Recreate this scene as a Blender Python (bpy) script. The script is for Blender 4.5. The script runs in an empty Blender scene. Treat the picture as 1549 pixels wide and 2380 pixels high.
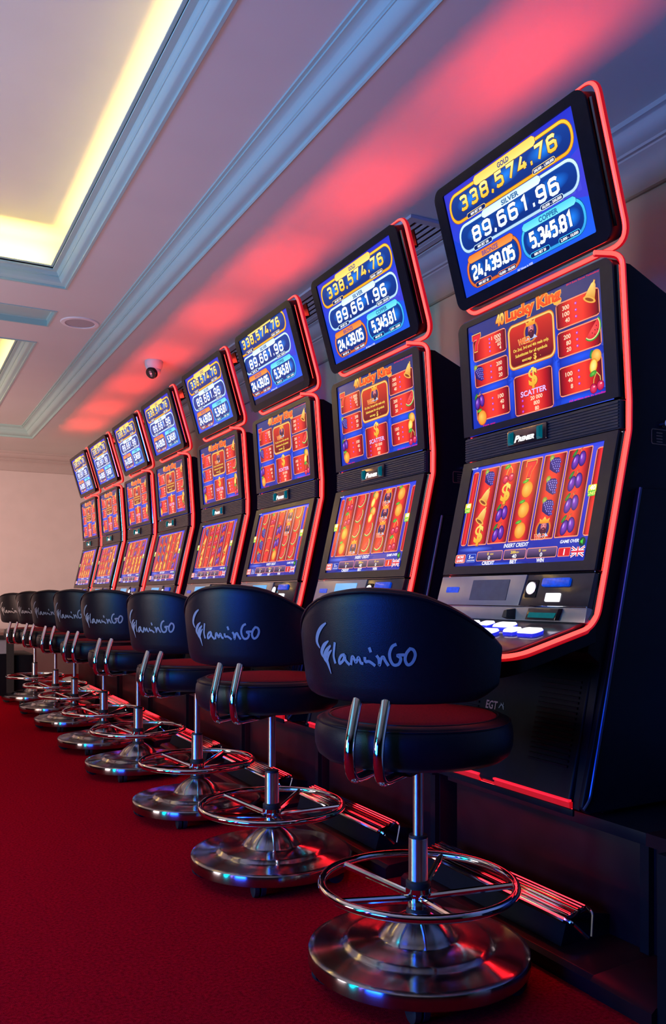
import bpy, bmesh, math, random
from math import sin, cos, pi, radians
from mathutils import Vector, Matrix

# ------------------------------------------------------------------ camera, world, lights
SC = bpy.context.scene
COL = SC.collection
FPX, HORIZ, HCAM = 1965.0, 1381.0, 0.92
YAW = math.atan((774.5 + 262) / FPX)
cam = bpy.data.cameras.new('camera')
cam.sensor_fit = 'VERTICAL'; cam.sensor_height = 36; cam.lens = FPX / 2380 * 36
cam.shift_y = (HORIZ - 1190) / 2380
cam.clip_start = 0.05
camo = bpy.data.objects.new('camera', cam); COL.objects.link(camo)
camo.location = (0, 0, HCAM); camo.rotation_euler = (pi / 2, 0, -YAW)
SC.camera = camo

w = bpy.data.worlds.new('world'); SC.world = w; w.use_nodes = True
w.node_tree.nodes['Background'].inputs[0].default_value = (0.30, 0.32, 0.5, 1)
w.node_tree.nodes['Background'].inputs[1].default_value = 0.01

def area(name, loc, target, sx, sy, color, power, spread=pi):
    l = bpy.data.lights.new(name, 'AREA'); l.shape = 'RECTANGLE'; l.size = sx; l.size_y = sy
    l.color = color; l.energy = power; l.spread = spread
    o = bpy.data.objects.new(name, l); COL.objects.link(o); o.location = loc
    o.rotation_euler = (Vector(target) - Vector(loc)).to_track_quat('-Z', 'Y').to_euler()
    return o

# light from the rest of the hall (the opposite bank of lit machines and the room beyond), plus added fills
area('blue_hall_light', (-3.4, 0.5, 1.0), (1.1, 2.2, 0.8), 1.3, 1.3, (0.01, 0.09, 1.0), 46, radians(80))
area('cyan_tube_light', (-3.4, 2.3, 1.4), (1.3, 3.2, 2.2), 0.30, 2.0, (0.0, 0.68, 0.90), 72)
area('neutral_fill', (-3.6, 3.6, 1.2), (1.0, 3.4, 0.9), 0.9, 0.9, (1.0, 0.80, 0.78), 16, radians(90))  # fill lamp added to neutralise the blue on the stool lettering
area('violet_tube_light', (-3.4, 1.6, 1.3), (1.5, 3.0, 1.2), 0.16, 1.8, (0.30, 0.14, 1.0), 10)
area('warm_hall_light', (-3.0, 5.6, 1.0), (0.6, 10.0, 1.35), 2.0, 1.3, (1.0, 0.62, 0.50), 78, radians(80))
area('aisle_ceiling_fill', (-0.95, 5.7, 0.12), (-0.95, 5.7, 2.6), 1.2, 7.4, (1.0, 0.73, 0.78), 56, radians(125))  # added out of view, standing in for screen light and carpet bounce on the ceiling
area('near_ceiling_fill', (-1.3, 0.2, 0.12), (-1.3, 0.2, 2.6), 1.6, 1.8, (0.46, 0.50, 0.85), 8, radians(125))  # second added lamp out of view, lifting the ceiling nearest the camera

VS = SC.view_settings
SC.display_settings.display_device = 'sRGB'
VS.view_transform = 'Standard'; VS.look = 'None'; VS.gamma = 1.0; VS.exposure = 0.0; VS.use_curve_mapping = False
SC.cycles.use_denoising = True
SC.cycles.max_bounces = 8
SC.cycles.diffuse_bounces = 4
SC.cycles.glossy_bounces = 4
SC.cycles.sample_clamp_indirect = 6.0
SC.cycles.caustics_reflective = False
SC.cycles.caustics_refractive = False

# ------------------------------------------------------------------ materials
def lin(c):
    return tuple(((v / 255) / 12.92 if v / 255 <= 0.04045 else ((v / 255 + 0.055) / 1.055) ** 2.4) for v in c[:3])

def mat(name, color, rough=0.5, metal=0.0, emit=None, estr=1.0, spec=0.5, noise=None, bump=None, coat=0.0, wav=None):
    m = bpy.data.materials.new(name); m.use_nodes = True
    nt = m.node_tree; b = nt.nodes['Principled BSDF']
    b.inputs['Base Color'].default_value = (*color, 1)
    b.inputs['Roughness'].default_value = rough
    b.inputs['Metallic'].default_value = metal
    b.inputs['Specular IOR Level'].default_value = spec
    b.inputs['Coat Weight'].default_value = coat
    if emit:
        b.inputs['Emission Color'].default_value = (*emit, 1)
        b.inputs['Emission Strength'].default_value = estr
    tc = nt.nodes.new('ShaderNodeTexCoord')
    if noise:
        sc, amt, det = noise
        n = nt.nodes.new('ShaderNodeTexNoise'); n.inputs['Scale'].default_value = sc; n.inputs['Detail'].default_value = det
        nt.links.new(tc.outputs['Object'], n.inputs['Vector'])
        r = nt.nodes.new('ShaderNodeValToRGB')
        r.color_ramp.elements[0].color = (*[c * (1 - amt) for c in color], 1); r.color_ramp.elements[0].position = .3
        r.color_ramp.elements[1].color = (*[min(1, c * (1 + amt)) for c in color], 1); r.color_ramp.elements[1].position = .7
        nt.links.new(n.outputs['Fac'], r.inputs['Fac']); nt.links.new(r.outputs['Color'], b.inputs['Base Color'])
    if bump:
        sc, st, dist = bump
        n = nt.nodes.new('ShaderNodeTexNoise'); n.inputs['Scale'].default_value = sc; n.inputs['Detail'].default_value = 4
        nt.links.new(tc.outputs['Object'], n.inputs['Vector'])
        bp = nt.nodes.new('ShaderNodeBump'); bp.inputs['Strength'].default_value = st; bp.inputs['Distance'].default_value = dist
        nt.links.new(n.outputs['Fac'], bp.inputs['Height']); nt.links.new(bp.outputs['Normal'], b.inputs['Normal'])
    return m

M = {}
M['ceil'] = mat('ceiling_paint', (0.62, 0.62, 0.60), 0.65, noise=(3, .02, 2), bump=(90, .05, .002))
M['mould'] = mat('moulding_paint', (0.36, 0.54, 0.52), 0.5, noise=(4, .02, 2))
M['cornice'] = mat('cornice_paint', (0.42, 0.36, 0.345), 0.6, noise=(6, .03, 2))
M['wall'] = mat('wall_plaster', (0.56, 0.50, 0.49), 0.7, noise=(6, .03, 3), bump=(120, .08, .002))
M['carpet'] = mat('red_carpet', (0.37, 0.003, 0.013), 0.95, noise=(120, .4, 6), bump=(420, .7, .004), spec=0.0)
M['blackp'] = mat('black_plastic', (0.007, 0.007, 0.010), 0.42, spec=.09, noise=(40, .1, 2), bump=(500, .08, .001))
M['side'] = mat('black_cabinet_side', (0.005, 0.005, 0.009), 0.5, spec=.12, noise=(40, .1, 2))
M['ribs'] = mat('ribbed_plastic', (0.035, 0.030, 0.034), 0.28, spec=.5, noise=(40, .1, 2))
M['bez2'] = mat('lit_satin_bezel', (0.026, 0.019, 0.022), 0.30, spec=.25, noise=(40, .1, 2))  # base colour raised for the screen light these lower bezels reflect
M['gloss'] = mat('bezel_glass', (0.014, 0.012, 0.015), 0.16, spec=.11, noise=(30, .1, 2))
M['chrome'] = mat('chrome', (0.78, 0.78, 0.80), 0.07, 1.0, noise=(30, .02, 2))
M['steel'] = mat('satin_steel', (0.30, 0.29, 0.31), 0.17, 1.0, noise=(60, .05, 3))
M['edgeglint'] = mat('blue_edge_glint', (0.10, 0.16, 0.30), 0.35, 0.9, noise=(60, .05, 3))  # blue reflection on the panel chamfer put into this colour
M['silver'] = mat('silver_dash', (0.36, 0.33, 0.32), 0.28, 0.55, noise=(25, .04, 3))
M['bronze'] = mat('bronze_dash', (0.050, 0.038, 0.036), 0.15, 0.3, noise=(25, .1, 3))
M['deck'] = mat('deck_panel', (0.28, 0.20, 0.20), 0.14, 0.35, noise=(20, .06, 3))
M['led'] = mat('red_led', (0.5, 0.02, 0.02), 0.4, emit=(1.0, 0.030, 0.024), estr=5.6, noise=(80, .05, 2))
M['ledglow'] = mat('red_led_glow', (0.25, 0.004, 0.01), 0.4, emit=(1.0, 0.006, 0.012), estr=0.42, noise=(80, .05, 2))  # weak emission paints the red spill beside the LEDs
M['ledtop'] = mat('red_uplight', (0.5, 0.02, 0.02), 0.4, emit=(1.0, 0.05, 0.03), estr=88, noise=(80, .05, 2))
M['ledunder'] = mat('red_underglow', (0.5, 0.02, 0.02), 0.4, emit=(1.0, 0.012, 0.02), estr=14, noise=(80, .05, 2))
M['ledlow'] = mat('red_led_low', (0.3, 0.01, 0.02), 0.4, emit=(1.0, 0.012, 0.03), estr=1.3, noise=(80, .05, 2))
M['teal'] = mat('teal_crystal', (0.0, 0.10, 0.12), 0.08, 0.6, emit=(0.0, 0.30, 0.34), estr=0.28, noise=(60, .3, 2))
M['bluel'] = mat('blue_slot_light', (0.0, 0.05, 0.3), 0.2, emit=(0.0, 0.05, 0.55), estr=0.75, noise=(90, .5, 3))
M['white'] = mat('white_button_light', (0.8, 0.8, 0.8), 0.25, emit=(0.95, 0.95, 1.0), estr=1.5, noise=(40, .03, 2))
M['btnblue'] = mat('blue_button_rim', (0.02, 0.03, 0.5), 0.15, emit=(0.02, 0.03, 0.8), estr=0.8, noise=(200, .5, 3))
M['lcdoff'] = mat('grey_display', (0.07, 0.075, 0.09), 0.2, noise=(40, .1, 2))
M['lcdon'] = mat('blue_display', (0.02, 0.1, 0.2), 0.2, emit=(0.10, 0.42, 0.80), estr=0.95, noise=(12, .3, 2))
M['leather'] = mat('black_leather', (0.006, 0.006, 0.009), 0.38, spec=.22, noise=(60, .1, 3), bump=(520, .35, .0012))
M['redseat'] = mat('red_seat_fabric', (0.22, 0.004, 0.014), 0.8, spec=.1, noise=(200, .25, 3), bump=(600, .4, .001))
M['letter'] = mat('grey_lettering', (0.31, 0.30, 0.29), 0.6, noise=(60, .05, 2))
M['rubber'] = mat('black_rubber', (0.012, 0.012, 0.013), 0.55, noise=(60, .1, 2))
M['camw'] = mat('white_camera_shell', (0.72, 0.72, 0.74), 0.35, noise=(30, .02, 2))
M['grillec'] = mat('speaker_mesh', (0.40, 0.38, 0.40), 0.6, noise=(900, .4, 1))
M['vent'] = mat('vent_slats', (0.50, 0.46, 0.47), 0.5, noise=(20, .04, 2))
M['black'] = mat('black_void', (0.004, 0.004, 0.004), 0.9, noise=(20, .1, 1))
M['cove'] = mat('cove_led', (1, .8, .4), 0.5, emit=(1.0, 0.72, 0.2), estr=.6, noise=(20, .02, 1))
M['stand'] = mat('stand_laminate', (0.018, 0.005, 0.008), 0.35, spec=.15, noise=(14, .15, 3))
M['gold'] = mat('gold_print', (0.16, 0.09, 0.04), 0.5, noise=(40, .05, 2))
M['grey'] = mat('grey_laminate', (0.20, 0.21, 0.26), 0.5, noise=(20, .05, 2))
M['brown'] = mat('brown_top', (0.20, 0.12, 0.10), 0.35, noise=(20, .1, 3))
M['badge'] = mat('badge_silver', (0.22, 0.16, 0.15), 0.12, 0.9, noise=(30, .1, 2))

def brushed(name, color, rough):
    m = mat(name, color, rough, 1.0, noise=(60, .04, 2)); nt = m.node_tree; b = nt.nodes['Principled BSDF']
    t = nt.nodes.new('ShaderNodeTangent'); t.direction_type = 'RADIAL'; t.axis = 'Z'
    nt.links.new(t.outputs['Tangent'], b.inputs['Tangent'])
    b.inputs['Anisotropic'].default_value = .97; b.inputs['Anisotropic Rotation'].default_value = .25
    return m
M['brush'] = brushed('brushed_steel', (0.62, 0.62, 0.66), 0.34)
M['brush2'] = brushed('brushed_base_steel', (0.36, 0.35, 0.37), 0.19)

def screen_mat(name, strength):
    m = bpy.data.materials.new(name); m.use_nodes = True
    nt = m.node_tree; b = nt.nodes['Principled BSDF']
    a = nt.nodes.new('ShaderNodeAttribute'); a.attribute_name = 'Col'
    b.inputs['Base Color'].default_value = (0.012, 0.012, 0.014, 1)
    b.inputs['Roughness'].default_value = 0.16; b.inputs['Specular IOR Level'].default_value = .16
    nt.links.new(a.outputs['Color'], b.inputs['Emission Color'])
    b.inputs['Emission Strength'].default_value = strength
    return m
M['scrA'] = screen_mat('jackpot_screen', 1.25)
M['scrB'] = screen_mat('game_screen', 1.1)
M['print'] = screen_mat('lit_print', 1.3)

# ------------------------------------------------------------------ mesh helpers
class MB:
    def __init__(s): s.v = []; s.f = []
    def add(s, vs, fs):
        n = len(s.v); s.v += [tuple(p) for p in vs]; s.f += [tuple(i + n for i in f) for f in fs]
    def box(s, x0, x1, y0, y1, z0, z1):
        s.add([(x, y, z) for x in (x0, x1) for y in (y0, y1) for z in (z0, z1)],
              [(0, 1, 3, 2), (4, 6, 7, 5), (0, 4, 5, 1), (2, 3, 7, 6), (0, 2, 6, 4), (1, 5, 7, 3)])
    def prism(s, pts, fa, fb):
        """pts: 2D outline; fa, fb map 2D -> 3D for the two ends"""
        n = len(pts)
        s.add([fa(*p) for p in pts] + [fb(*p) for p in pts],
              [tuple(range(n))[::-1], tuple(range(n, 2 * n))] + [(i, (i + 1) % n, n + (i + 1) % n, n + i) for i in range(n)])
    def prism_y(s, pts, y0, y1): s.prism(pts, lambda x, z: (x, y0, z), lambda x, z: (x, y1, z))
    def prism_z(s, pts, z0, z1): s.prism(pts, lambda x, y: (x, y, z0), lambda x, y: (x, y, z1))
    def ring(s, outer, inner, fa, fb):
        n = len(outer)
        vs = [fa(*p) for p in outer] + [fa(*p) for p in inner] + [fb(*p) for p in outer] + [fb(*p) for p in inner]
        fs = []
        for i in range(n):
            j = (i + 1) % n
            fs += [(i, j, n + j, n + i), (2 * n + i, 3 * n + i, 3 * n + j, 2 * n + j), (i, 2 * n + i, 2 * n + j, j), (n + i, n + j, 3 * n + j, 3 * n + i)]
        s.add(vs, fs)
    def tube(s, path, r, closed=False, n=10, flat=None):
        P = [Vector(p) for p in path]; m = len(P); rings = []
        up = None
        for i in range(m):
            if closed: t = (P[(i + 1) % m] - P[i - 1]).normalized()
            else: t = (P[min(i + 1, m - 1)] - P[max(i - 1, 0)]).normalized()
            if up is None:
                up = Vector((0, 0, 1)) if abs(t.z) < 0.9 else Vector((0, 1, 0))
            a = (up - t * up.dot(t)).normalized(); up = a; b = t.cross(a)
            rr = r[i] if isinstance(r, (list, tuple)) else r
            fb_ = flat or 1.0
            rings.append([P[i] + a * (rr * cos(2 * pi * k / n)) + b * (rr * fb_ * sin(2 * pi * k / n)) for k in range(n)])
        vs = [q for g in rings for q in g]; fs = []
        for i in range(m if closed else m - 1):
            for k in range(n):
                a0 = i * n + k; a1 = i * n + (k + 1) % n; b0 = ((i + 1) % m) * n + k; b1 = ((i + 1) % m) * n + (k + 1) % n
                fs.append((a0, a1, b1, b0))
        if not closed:
            fs.append(tuple(range(n))[::-1]); fs.append(tuple((m - 1) * n + k for k in range(n)))
        s.add(vs, fs)
    def lathe(s, prof, n=48, c=(0, 0, 0)):
        m = len(prof); vs = []
        for (r, z) in prof:
            vs += [(c[0] + r * cos(2 * pi * k / n), c[1] + r * sin(2 * pi * k / n), c[2] + z) for k in range(n)]
        fs = [(i * n + k, i * n + (k + 1) % n, (i + 1) * n + (k + 1) % n, (i + 1) * n + k) for i in range(m - 1) for k in range(n)]
        if prof[0][0] > 1e-6: fs.append(tuple(range(n))[::-1])
        if prof[-1][0] > 1e-6: fs.append(tuple((m - 1) * n + k for k in range(n)))
        s.add(vs, fs)
    def mesh(s, name, material, bevel=0, smooth=35, segs=2):
        bm = bmesh.new()
        vv = [bm.verts.new(p) for p in s.v]
        for f in s.f:
            try: bm.faces.new([vv[i] for i in f])
            except ValueError: pass
        bmesh.ops.remove_doubles(bm, verts=bm.verts, dist=1e-6)
        bmesh.ops.recalc_face_normals(bm, faces=bm.faces)
        if bevel:
            es = [e for e in bm.edges if len(e.link_faces) == 2 and e.calc_face_angle(0) > radians(30)]
            bmesh.ops.bevel(bm, geom=es, offset=bevel, segments=segs, profile=.6, affect='EDGES', clamp_overlap=True)
        me = bpy.data.meshes.new(name); bm.to_mesh(me); bm.free()
        me.materials.append(material)
        for p in me.polygons: p.use_smooth = True
        me.set_sharp_from_angle(angle=radians(smooth))
        return me
    def build(s, name, material, parent=None, bevel=0, smooth=35, segs=2):
        return link(name, s.mesh(name, material, bevel, smooth, segs), parent)

def link(name, me, parent=None):
    o = bpy.data.objects.new(name, me); COL.objects.link(o)
    if parent: o.parent = parent
    return o
def thing(name, label, cat, loc=(0, 0, 0), rz=0, group=None):
    o = bpy.data.objects.new(name, None); COL.objects.link(o); o.empty_display_size = .1
    o.location = loc; o.rotation_euler = (0, 0, rz); tag(o, label, cat, group); return o
def tag(o, label, cat, group=None):
    o['label'] = label; o['category'] = cat
    if group: o['group'] = group
    return o
def struct(name, mb, material, bevel=0):
    o = mb.build(name, material, None, bevel); o['kind'] = 'structure'; return o

def rrect(x0, y0, x1, y1, r, n=6, corners=(1, 1, 1, 1)):
    """counter-clockwise from the lower-left corner; corners: ll, lr, ur, ul"""
    out = []
    for k, (cx, cy, a0) in enumerate([(x0 + r, y0 + r, pi), (x1 - r, y0 + r, 1.5 * pi), (x1 - r, y1 - r, 0), (x0 + r, y1 - r, .5 * pi)]):
        rr = r if corners[k] else 1e-4
        ccx = (x0 + rr) if k in (0, 3) else (x1 - rr); ccy = (y0 + rr) if k in (0, 1) else (y1 - rr)
        out += [(ccx + rr * cos(a0 + i * pi / 2 / n), ccy + rr * sin(a0 + i * pi / 2 / n)) for i in range(n + 1)]
    return out
def fillet(pts, r, n=6):
    """round the inner corners of an open 3D polyline"""
    P = [Vector(p) for p in pts]; out = [P[0]]
    for i in range(1, len(P) - 1):
        a = (P[i - 1] - P[i]); b = (P[i + 1] - P[i]); rr = r[i] if isinstance(r, dict) and i in r else (r if not isinstance(r, dict) else 0.01)
        d = min(rr, a.length * .49, b.length * .49); p0 = P[i] + a.normalized() * d; p1 = P[i] + b.normalized() * d
        for k in range(n + 1):
            t = k / n; out.append(p0 * (1 - t) ** 2 + P[i] * 2 * t * (1 - t) + p1 * t * t)
    out.append(P[-1]); return out

# ------------------------------------------------------------------ flat graphics for lit displays
_gl = {}
def glyphs(text, bold):
    k = (text, bold)
    if k not in _gl:
        c = bpy.data.curves.new('t', 'FONT'); c.body = text; c.size = 1; c.offset = bold; c.fill_mode = 'FRONT' if False else 'BOTH'
        c.dimensions = '2D'; c.resolution_u = 3
        o = bpy.data.objects.new('t', c); COL.objects.link(o)
        dg = bpy.context.evaluated_depsgraph_get()
        me = bpy.data.meshes.new_from_object(o.evaluated_get(dg))
        vs = [(v.co.x, v.co.y) for v in me.vertices]; fs = [tuple(p.vertices) for p in me.polygons]
        bpy.data.objects.remove(o); bpy.data.curves.remove(c); bpy.data.meshes.remove(me)
        xs = [v[0] for v in vs]; ys = [v[1] for v in vs]
        _gl[k] = (vs, fs, min(xs), min(ys), max(xs), max(ys))
    return _gl[k]

DIG = {
 '0': [[(0, .9), (.9, 0), (3.1, 0), (4, .9), (4, 7.1), (3.1, 8), (.9, 8), (0, 7.1), (0, .9), (.9, 0)]],
 '1': [[(.9, 6.7), (2.5, 8), (2.5, 0)]],
 '2': [[(0, 6.4), (0, 7.1), (.9, 8), (3.1, 8), (4, 7.1), (4, 5.0), (3.3, 4.1), (.6, 2.8), (0, 2), (0, 0), (4, 0)]],
 '3': [[(0, 7.2), (.9, 8), (3.1, 8), (4, 7.1), (4, 5.1), (3.1, 4.2), (1.2, 4.2)], [(3.1, 4.2), (4, 3.3), (4, .9), (3.1, 0), (.9, 0), (0, .8)]],
 '4': [[(2.4, 8), (0, 2.1), (4.5, 2.1)], [(3.2, 4.4), (3.2, 0)]],
 '5': [[(4, 8), (.3, 8), (.1, 4.6), (3.1, 4.8), (4, 3.9), (4, .9), (3.1, 0), (.9, 0), (0, .8)]],
 '6': [[(4, 7.1), (3.1, 8), (.9, 8), (0, 7.1), (0, .9), (.9, 0), (3.1, 0), (4, .9), (4, 3.7), (3.1, 4.6), (0, 4.6)]],
 '7': [[(0, 8), (4.2, 8), (1.5, 0)]],
 '8': [[(.9, 4.2), (0, 5.1), (0, 7.1), (.9, 8), (3.1, 8), (4, 7.1), (4, 5.1), (3.1, 4.2), (.9, 4.2)], [(.9, 4.2), (0, 3.3), (0, .9), (.9, 0), (3.1, 0), (4, .9), (4, 3.3), (3.1, 4.2)]],
 '9': [[(0, .9), (.9, 0), (3.1, 0), (4, .9), (4, 7.1), (3.1, 8), (.9, 8), (0, 7.1), (0, 4.3), (.9, 3.4), (4, 3.4)]],
 ',': [[(.7, .6), (.1, -1.7)]], '.': [[(.0, .55), (1.1, .55)]]}

class Canvas:
    """1600 x 900 drawing whose corner colours light the display"""
    def __init__(s): s.v = []; s.f = []; s.c = []; s.z = 0; s.T = (1, 1, 0, 0)
    def raw(s, pts, faces, col):
        n = len(s.v); a, b, ox, oy = s.T
        s.v += [(p[0] * a + ox, p[1] * b + oy, s.z) for p in pts]
        for f in faces:
            s.f.append(tuple(i + n for i in f))
            s.c.append([lin(col(*pts[i]) if callable(col) else (col[i] if isinstance(col[0], (tuple, list)) else col)) for i in f])
        s.z += 1
    def poly(s, pts, col): s.raw(pts, [tuple(range(len(pts)))], col)
    def rect(s, x0, y0, x1, y1, col): s.poly([(x0, y0), (x1, y0), (x1, y1), (x0, y1)], col)
    def rr(s, x0, y0, x1, y1, r, col): s.poly(rrect(x0, y0, x1, y1, r), col)
    def disc(s, cx, cy, rx, ry, c_in, c_out=None, rot=0, n=20, off=(0, 0), a0=0, a1=2 * pi):
        c_out = c_out or c_in; full = abs(a1 - a0 - 2 * pi) < 1e-6
        pts = [(cx + off[0] * rx, cy + off[1] * ry)]
        for k in range(n if full else n + 1):
            a = a0 + (a1 - a0) * k / n; x, y = rx * cos(a), ry * sin(a)
            pts.append((cx + x * cos(rot) - y * sin(rot), cy + x * sin(rot) + y * cos(rot)))
        m = len(pts) - 1
        s.raw(pts, [(0, 1 + k, 1 + (k + 1) % m) for k in range(m if full else m - 1)], [c_in] + [c_out] * m)
    def stroke(s, pts, w_, col, closed=False):
        m = len(pts); L = []; R = []
        for i in range(m):
            p = Vector(pts[i])
            a = Vector(pts[i - 1]) if (i > 0 or closed) else None
            b = Vector(pts[(i + 1) % m]) if (i < m - 1 or closed) else None
            d0 = (p - a).normalized() if a is not None and (p - a).length > 1e-9 else None
            d1 = (b - p).normalized() if b is not None and (b - p).length > 1e-9 else None
            if d0 is None: d0 = d1
            if d1 is None: d1 = d0
            t = (d0 + d1)
            if t.length < 1e-6: t = d0
            t.normalize(); nrm = Vector((-t.y, t.x)); cs = max(.45, abs(nrm.dot(Vector((-d0.y, d0.x)))))
            ww = (w_[i] if isinstance(w_, (list, tuple)) else w_) / 2 / cs
            L.append(tuple(p + nrm * ww)); R.append(tuple(p - nrm * ww))
        pts2 = L + R
        s.raw(pts2, [(i, m + i, m + (i + 1) % m, (i + 1) % m) for i in range(m if closed else m - 1)], col)
    def text(s, t, cx, cy, h, col, w=None, bold=.015, shear=0, align='c', ref=None):
        vs, fs, x0, y0, x1, y1 = glyphs(t, bold)
        if ref: _, _, _, y0, _, y1 = glyphs(ref, bold)
        k = h / (y1 - y0); kx = (w / (x1 - x0)) if w else k
        W_ = (x1 - x0) * kx; ox = cx - (W_ / 2 if align == 'c' else (0 if align == 'l' else W_))
        pts = [(ox + (x - x0) * kx + shear * ((y - y0) * k), cy - h / 2 + (y - y0) * k) for x, y in vs]
        s.raw(pts, fs, col)
    def num(s, t, x0, x1, y0, h, col, out, wd=.26):
        adv = [2.3 if ch in ',.' else 5.7 for ch in t]; tot = sum(adv) - 1.4
        kx = (x1 - x0) / tot; ky = h / 8; gx = min(kx, ky * 1.6)
        for ww, cc in ((wd * h + 10, out), (wd * h, col)):
            x = x0; zz = s.z
            for ch, a in zip(t, adv):
                for pl in DIG[ch]:
                    s.z = zz
                    s.stroke([(x + (2 * (kx - gx) if ch not in ',.' else 0) + px * gx, y0 + py * ky) for px, py in pl], ww if ch not in '.' else ww * 1.1, cc)
                x += a * kx
            s.z = zz + 2
    def mesh(s, name, frame, w_, h_, material, dz=2.2e-5, base=0.001):
        O, U, V, N = frame
        me = bpy.data.meshes.new(name)
        me.from_pydata([tuple(O + U * (x / 1600 * w_) + V * (y / 900 * h_) + N * (base + z * dz)) for x, y, z in s.v], [], s.f)
        ca = me.color_attributes.new('Col', 'FLOAT_COLOR', 'CORNER')
        flat = [c for f in s.c for c in f]
        buf = []
        for c in flat: buf += [c[0], c[1], c[2], 1.0]
        ca.data.foreach_set('color', buf)
        me.materials.append(material); return me

def mixc(a, b, t): return tuple(a[i] + (b[i] - a[i]) * max(0, min(1, t)) for i in range(3))
def vgrad(y0, y1, c0, c1): return lambda x, y: mixc(c0, c1, (y - y0) / (y1 - y0))

# ---- symbols
def sy_orange(c, x, y, k):
    c.disc(x, y, 62 * k, 64 * k, (205, 90, 20)); c.disc(x, y + 2, 57 * k, 60 * k, (255, 205, 90), (240, 140, 30), off=(-.25, .2))
    c.disc(x - 32 * k, y + 66 * k, 34 * k, 13 * k, (130, 215, 70), (40, 140, 30), rot=.2)
def sy_lemon(c, x, y, k):
    c.disc(x - 25 * k, y + 52 * k, 30 * k, 17 * k, (60, 170, 90), (20, 110, 60), rot=1.2)
    c.disc(x + 18 * k, y + 34 * k, 46 * k, 42 * k, (255, 215, 110), (235, 150, 40), rot=-.5, off=(.2, .2))
    c.disc(x - 14 * k, y - 28 * k, 36 * k, 50 * k, (250, 190, 60), (235, 150, 30), rot=-.3)
    c.disc(x - 14 * k, y - 28 * k, 28 * k, 41 * k, (255, 245, 150), (250, 215, 90), rot=-.3)
def sy_plum(c, x, y, k):
    c.stroke([(x - 38 * k, y + 20 * k), (x + 2 * k, y + 72 * k), (x + 22 * k, y + 82 * k)], 6 * k, (150, 90, 50))
    c.stroke([(x + 25 * k, y + 30 * k), (x + 2 * k, y + 72 * k)], 6 * k, (190, 140, 80))
    c.disc(x - 48 * k, y + 48 * k, 34 * k, 14 * k, (70, 160, 60), (30, 90, 40), rot=.9)
    for dx, dy, r in ((-32, -14, -.25), (30, 2, .1)):
        c.disc(x + dx * k, y + dy * k, 36 * k, 56 * k, (30, 10, 80), rot=r)
        c.disc(x + dx * k, y + dy * k, 32 * k, 52 * k, (150, 70, 215), (55, 18, 125), rot=r, off=(-.2, .3))
        c.disc(x + (dx - 10) * k, y + (dy + 14) * k, 7 * k, 20 * k, (225, 200, 255), (150, 90, 215), rot=r)
def sy_grape(c, x, y, k):
    c.disc(x - 34 * k, y + 48 * k, 26 * k, 30 * k, (190, 200, 90), (110, 140, 50), rot=.5, n=7)
    c.poly([(x - 52 * k, y + 22 * k), (x - 10 * k, y + 52 * k), (x + 40 * k, y + 48 * k), (x + 60 * k, y + 20 * k), (x + 58 * k, y - 40 * k), (x + 44 * k, y - 74 * k), (x, y - 56 * k), (x - 44 * k, y - 30 * k)], (40, 22, 105))
    rnd = random.Random(4)
    z = c.z
    for i in range(5):
        for j in range(6):
            px = x + (-34 + i * 21 + (j % 2) * 8) * k; py = y + (34 - j * 17 - abs(i - 2) * 3) * k
            if py < y - 20 * k - (px - x) * .9 - 12 * k: continue
            c.z = z; c.disc(px, py, 12 * k, 11 * k, (95, 75, 190), (45, 28, 120), n=8)
            c.z = z + 1; c.disc(px - 2 * k, py + 3 * k, 3.5 * k, 3.5 * k, (205, 200, 255), n=5)
def sy_cherry(c, x, y, k):
    c.stroke([(x - 30 * k, y - 22 * k), (x - 22 * k, y + 20 * k), (x + 4 * k, y + 62 * k)], 6 * k, (210, 190, 90))
    c.stroke([(x + 38 * k, y - 10 * k), (x + 34 * k, y + 30 * k), (x + 4 * k, y + 62 * k)], 6 * k, (225, 205, 110))
    c.disc(x - 28 * k, y + 58 * k, 34 * k, 17 * k, (120, 205, 70), (40, 130, 40), rot=.3)
    for dx, dy in ((-30, -42), (34, -32)):
        c.disc(x + dx * k, y + dy * k, 34 * k, 34 * k, (110, 0, 40)); c.disc(x + dx * k, y + dy * k, 31 * k, 31 * k, (250, 70, 105), (185, 10, 70), off=(-.2, .3))
        c.disc(x + (dx + 6) * k, y + (dy + 12) * k, 10 * k, 7 * k, (255, 225, 230), (245, 110, 140))
def sy_melon(c, x, y, k):
    a = .75
    c.disc(x - 10 * k, y + 22 * k, 84 * k, 78 * k, (60, 150, 50), a0=pi, a1=2 * pi, rot=a, n=14)
    c.disc(x - 10 * k, y + 22 * k, 76 * k, 70 * k, (225, 225, 150), a0=pi, a1=2 * pi, rot=a, n=14)
    c.disc(x - 10 * k, y + 22 * k, 69 * k, 62 * k, (250, 90, 80), (225, 45, 50), a0=pi, a1=2 * pi, rot=a, n=14)
    z = c.z
    for dx, dy in ((-8, -10), (16, 4), (30, 28), (14, -24), (38, 2)):
        c.z = z; c.disc(x + dx * k, y + dy * k, 3.5 * k, 5 * k, (70, 10, 20), n=6, rot=.6)
def sy_seven(c, x, y, k):
    P = [(-58, 70), (58, 70), (58, 40), (16, -20), (8, -74), (-36, -74), (-26, -16), (10, 34), (-30, 34), (-34, 22), (-58, 22)]
    for sc, co in ((1.0, (255, 190, 90)), (.9, (150, 0, 20)), (.82, (235, 40, 50))):
        c.poly([(x + a * k * sc, y + b * k * sc) for a, b in P], co)
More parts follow.
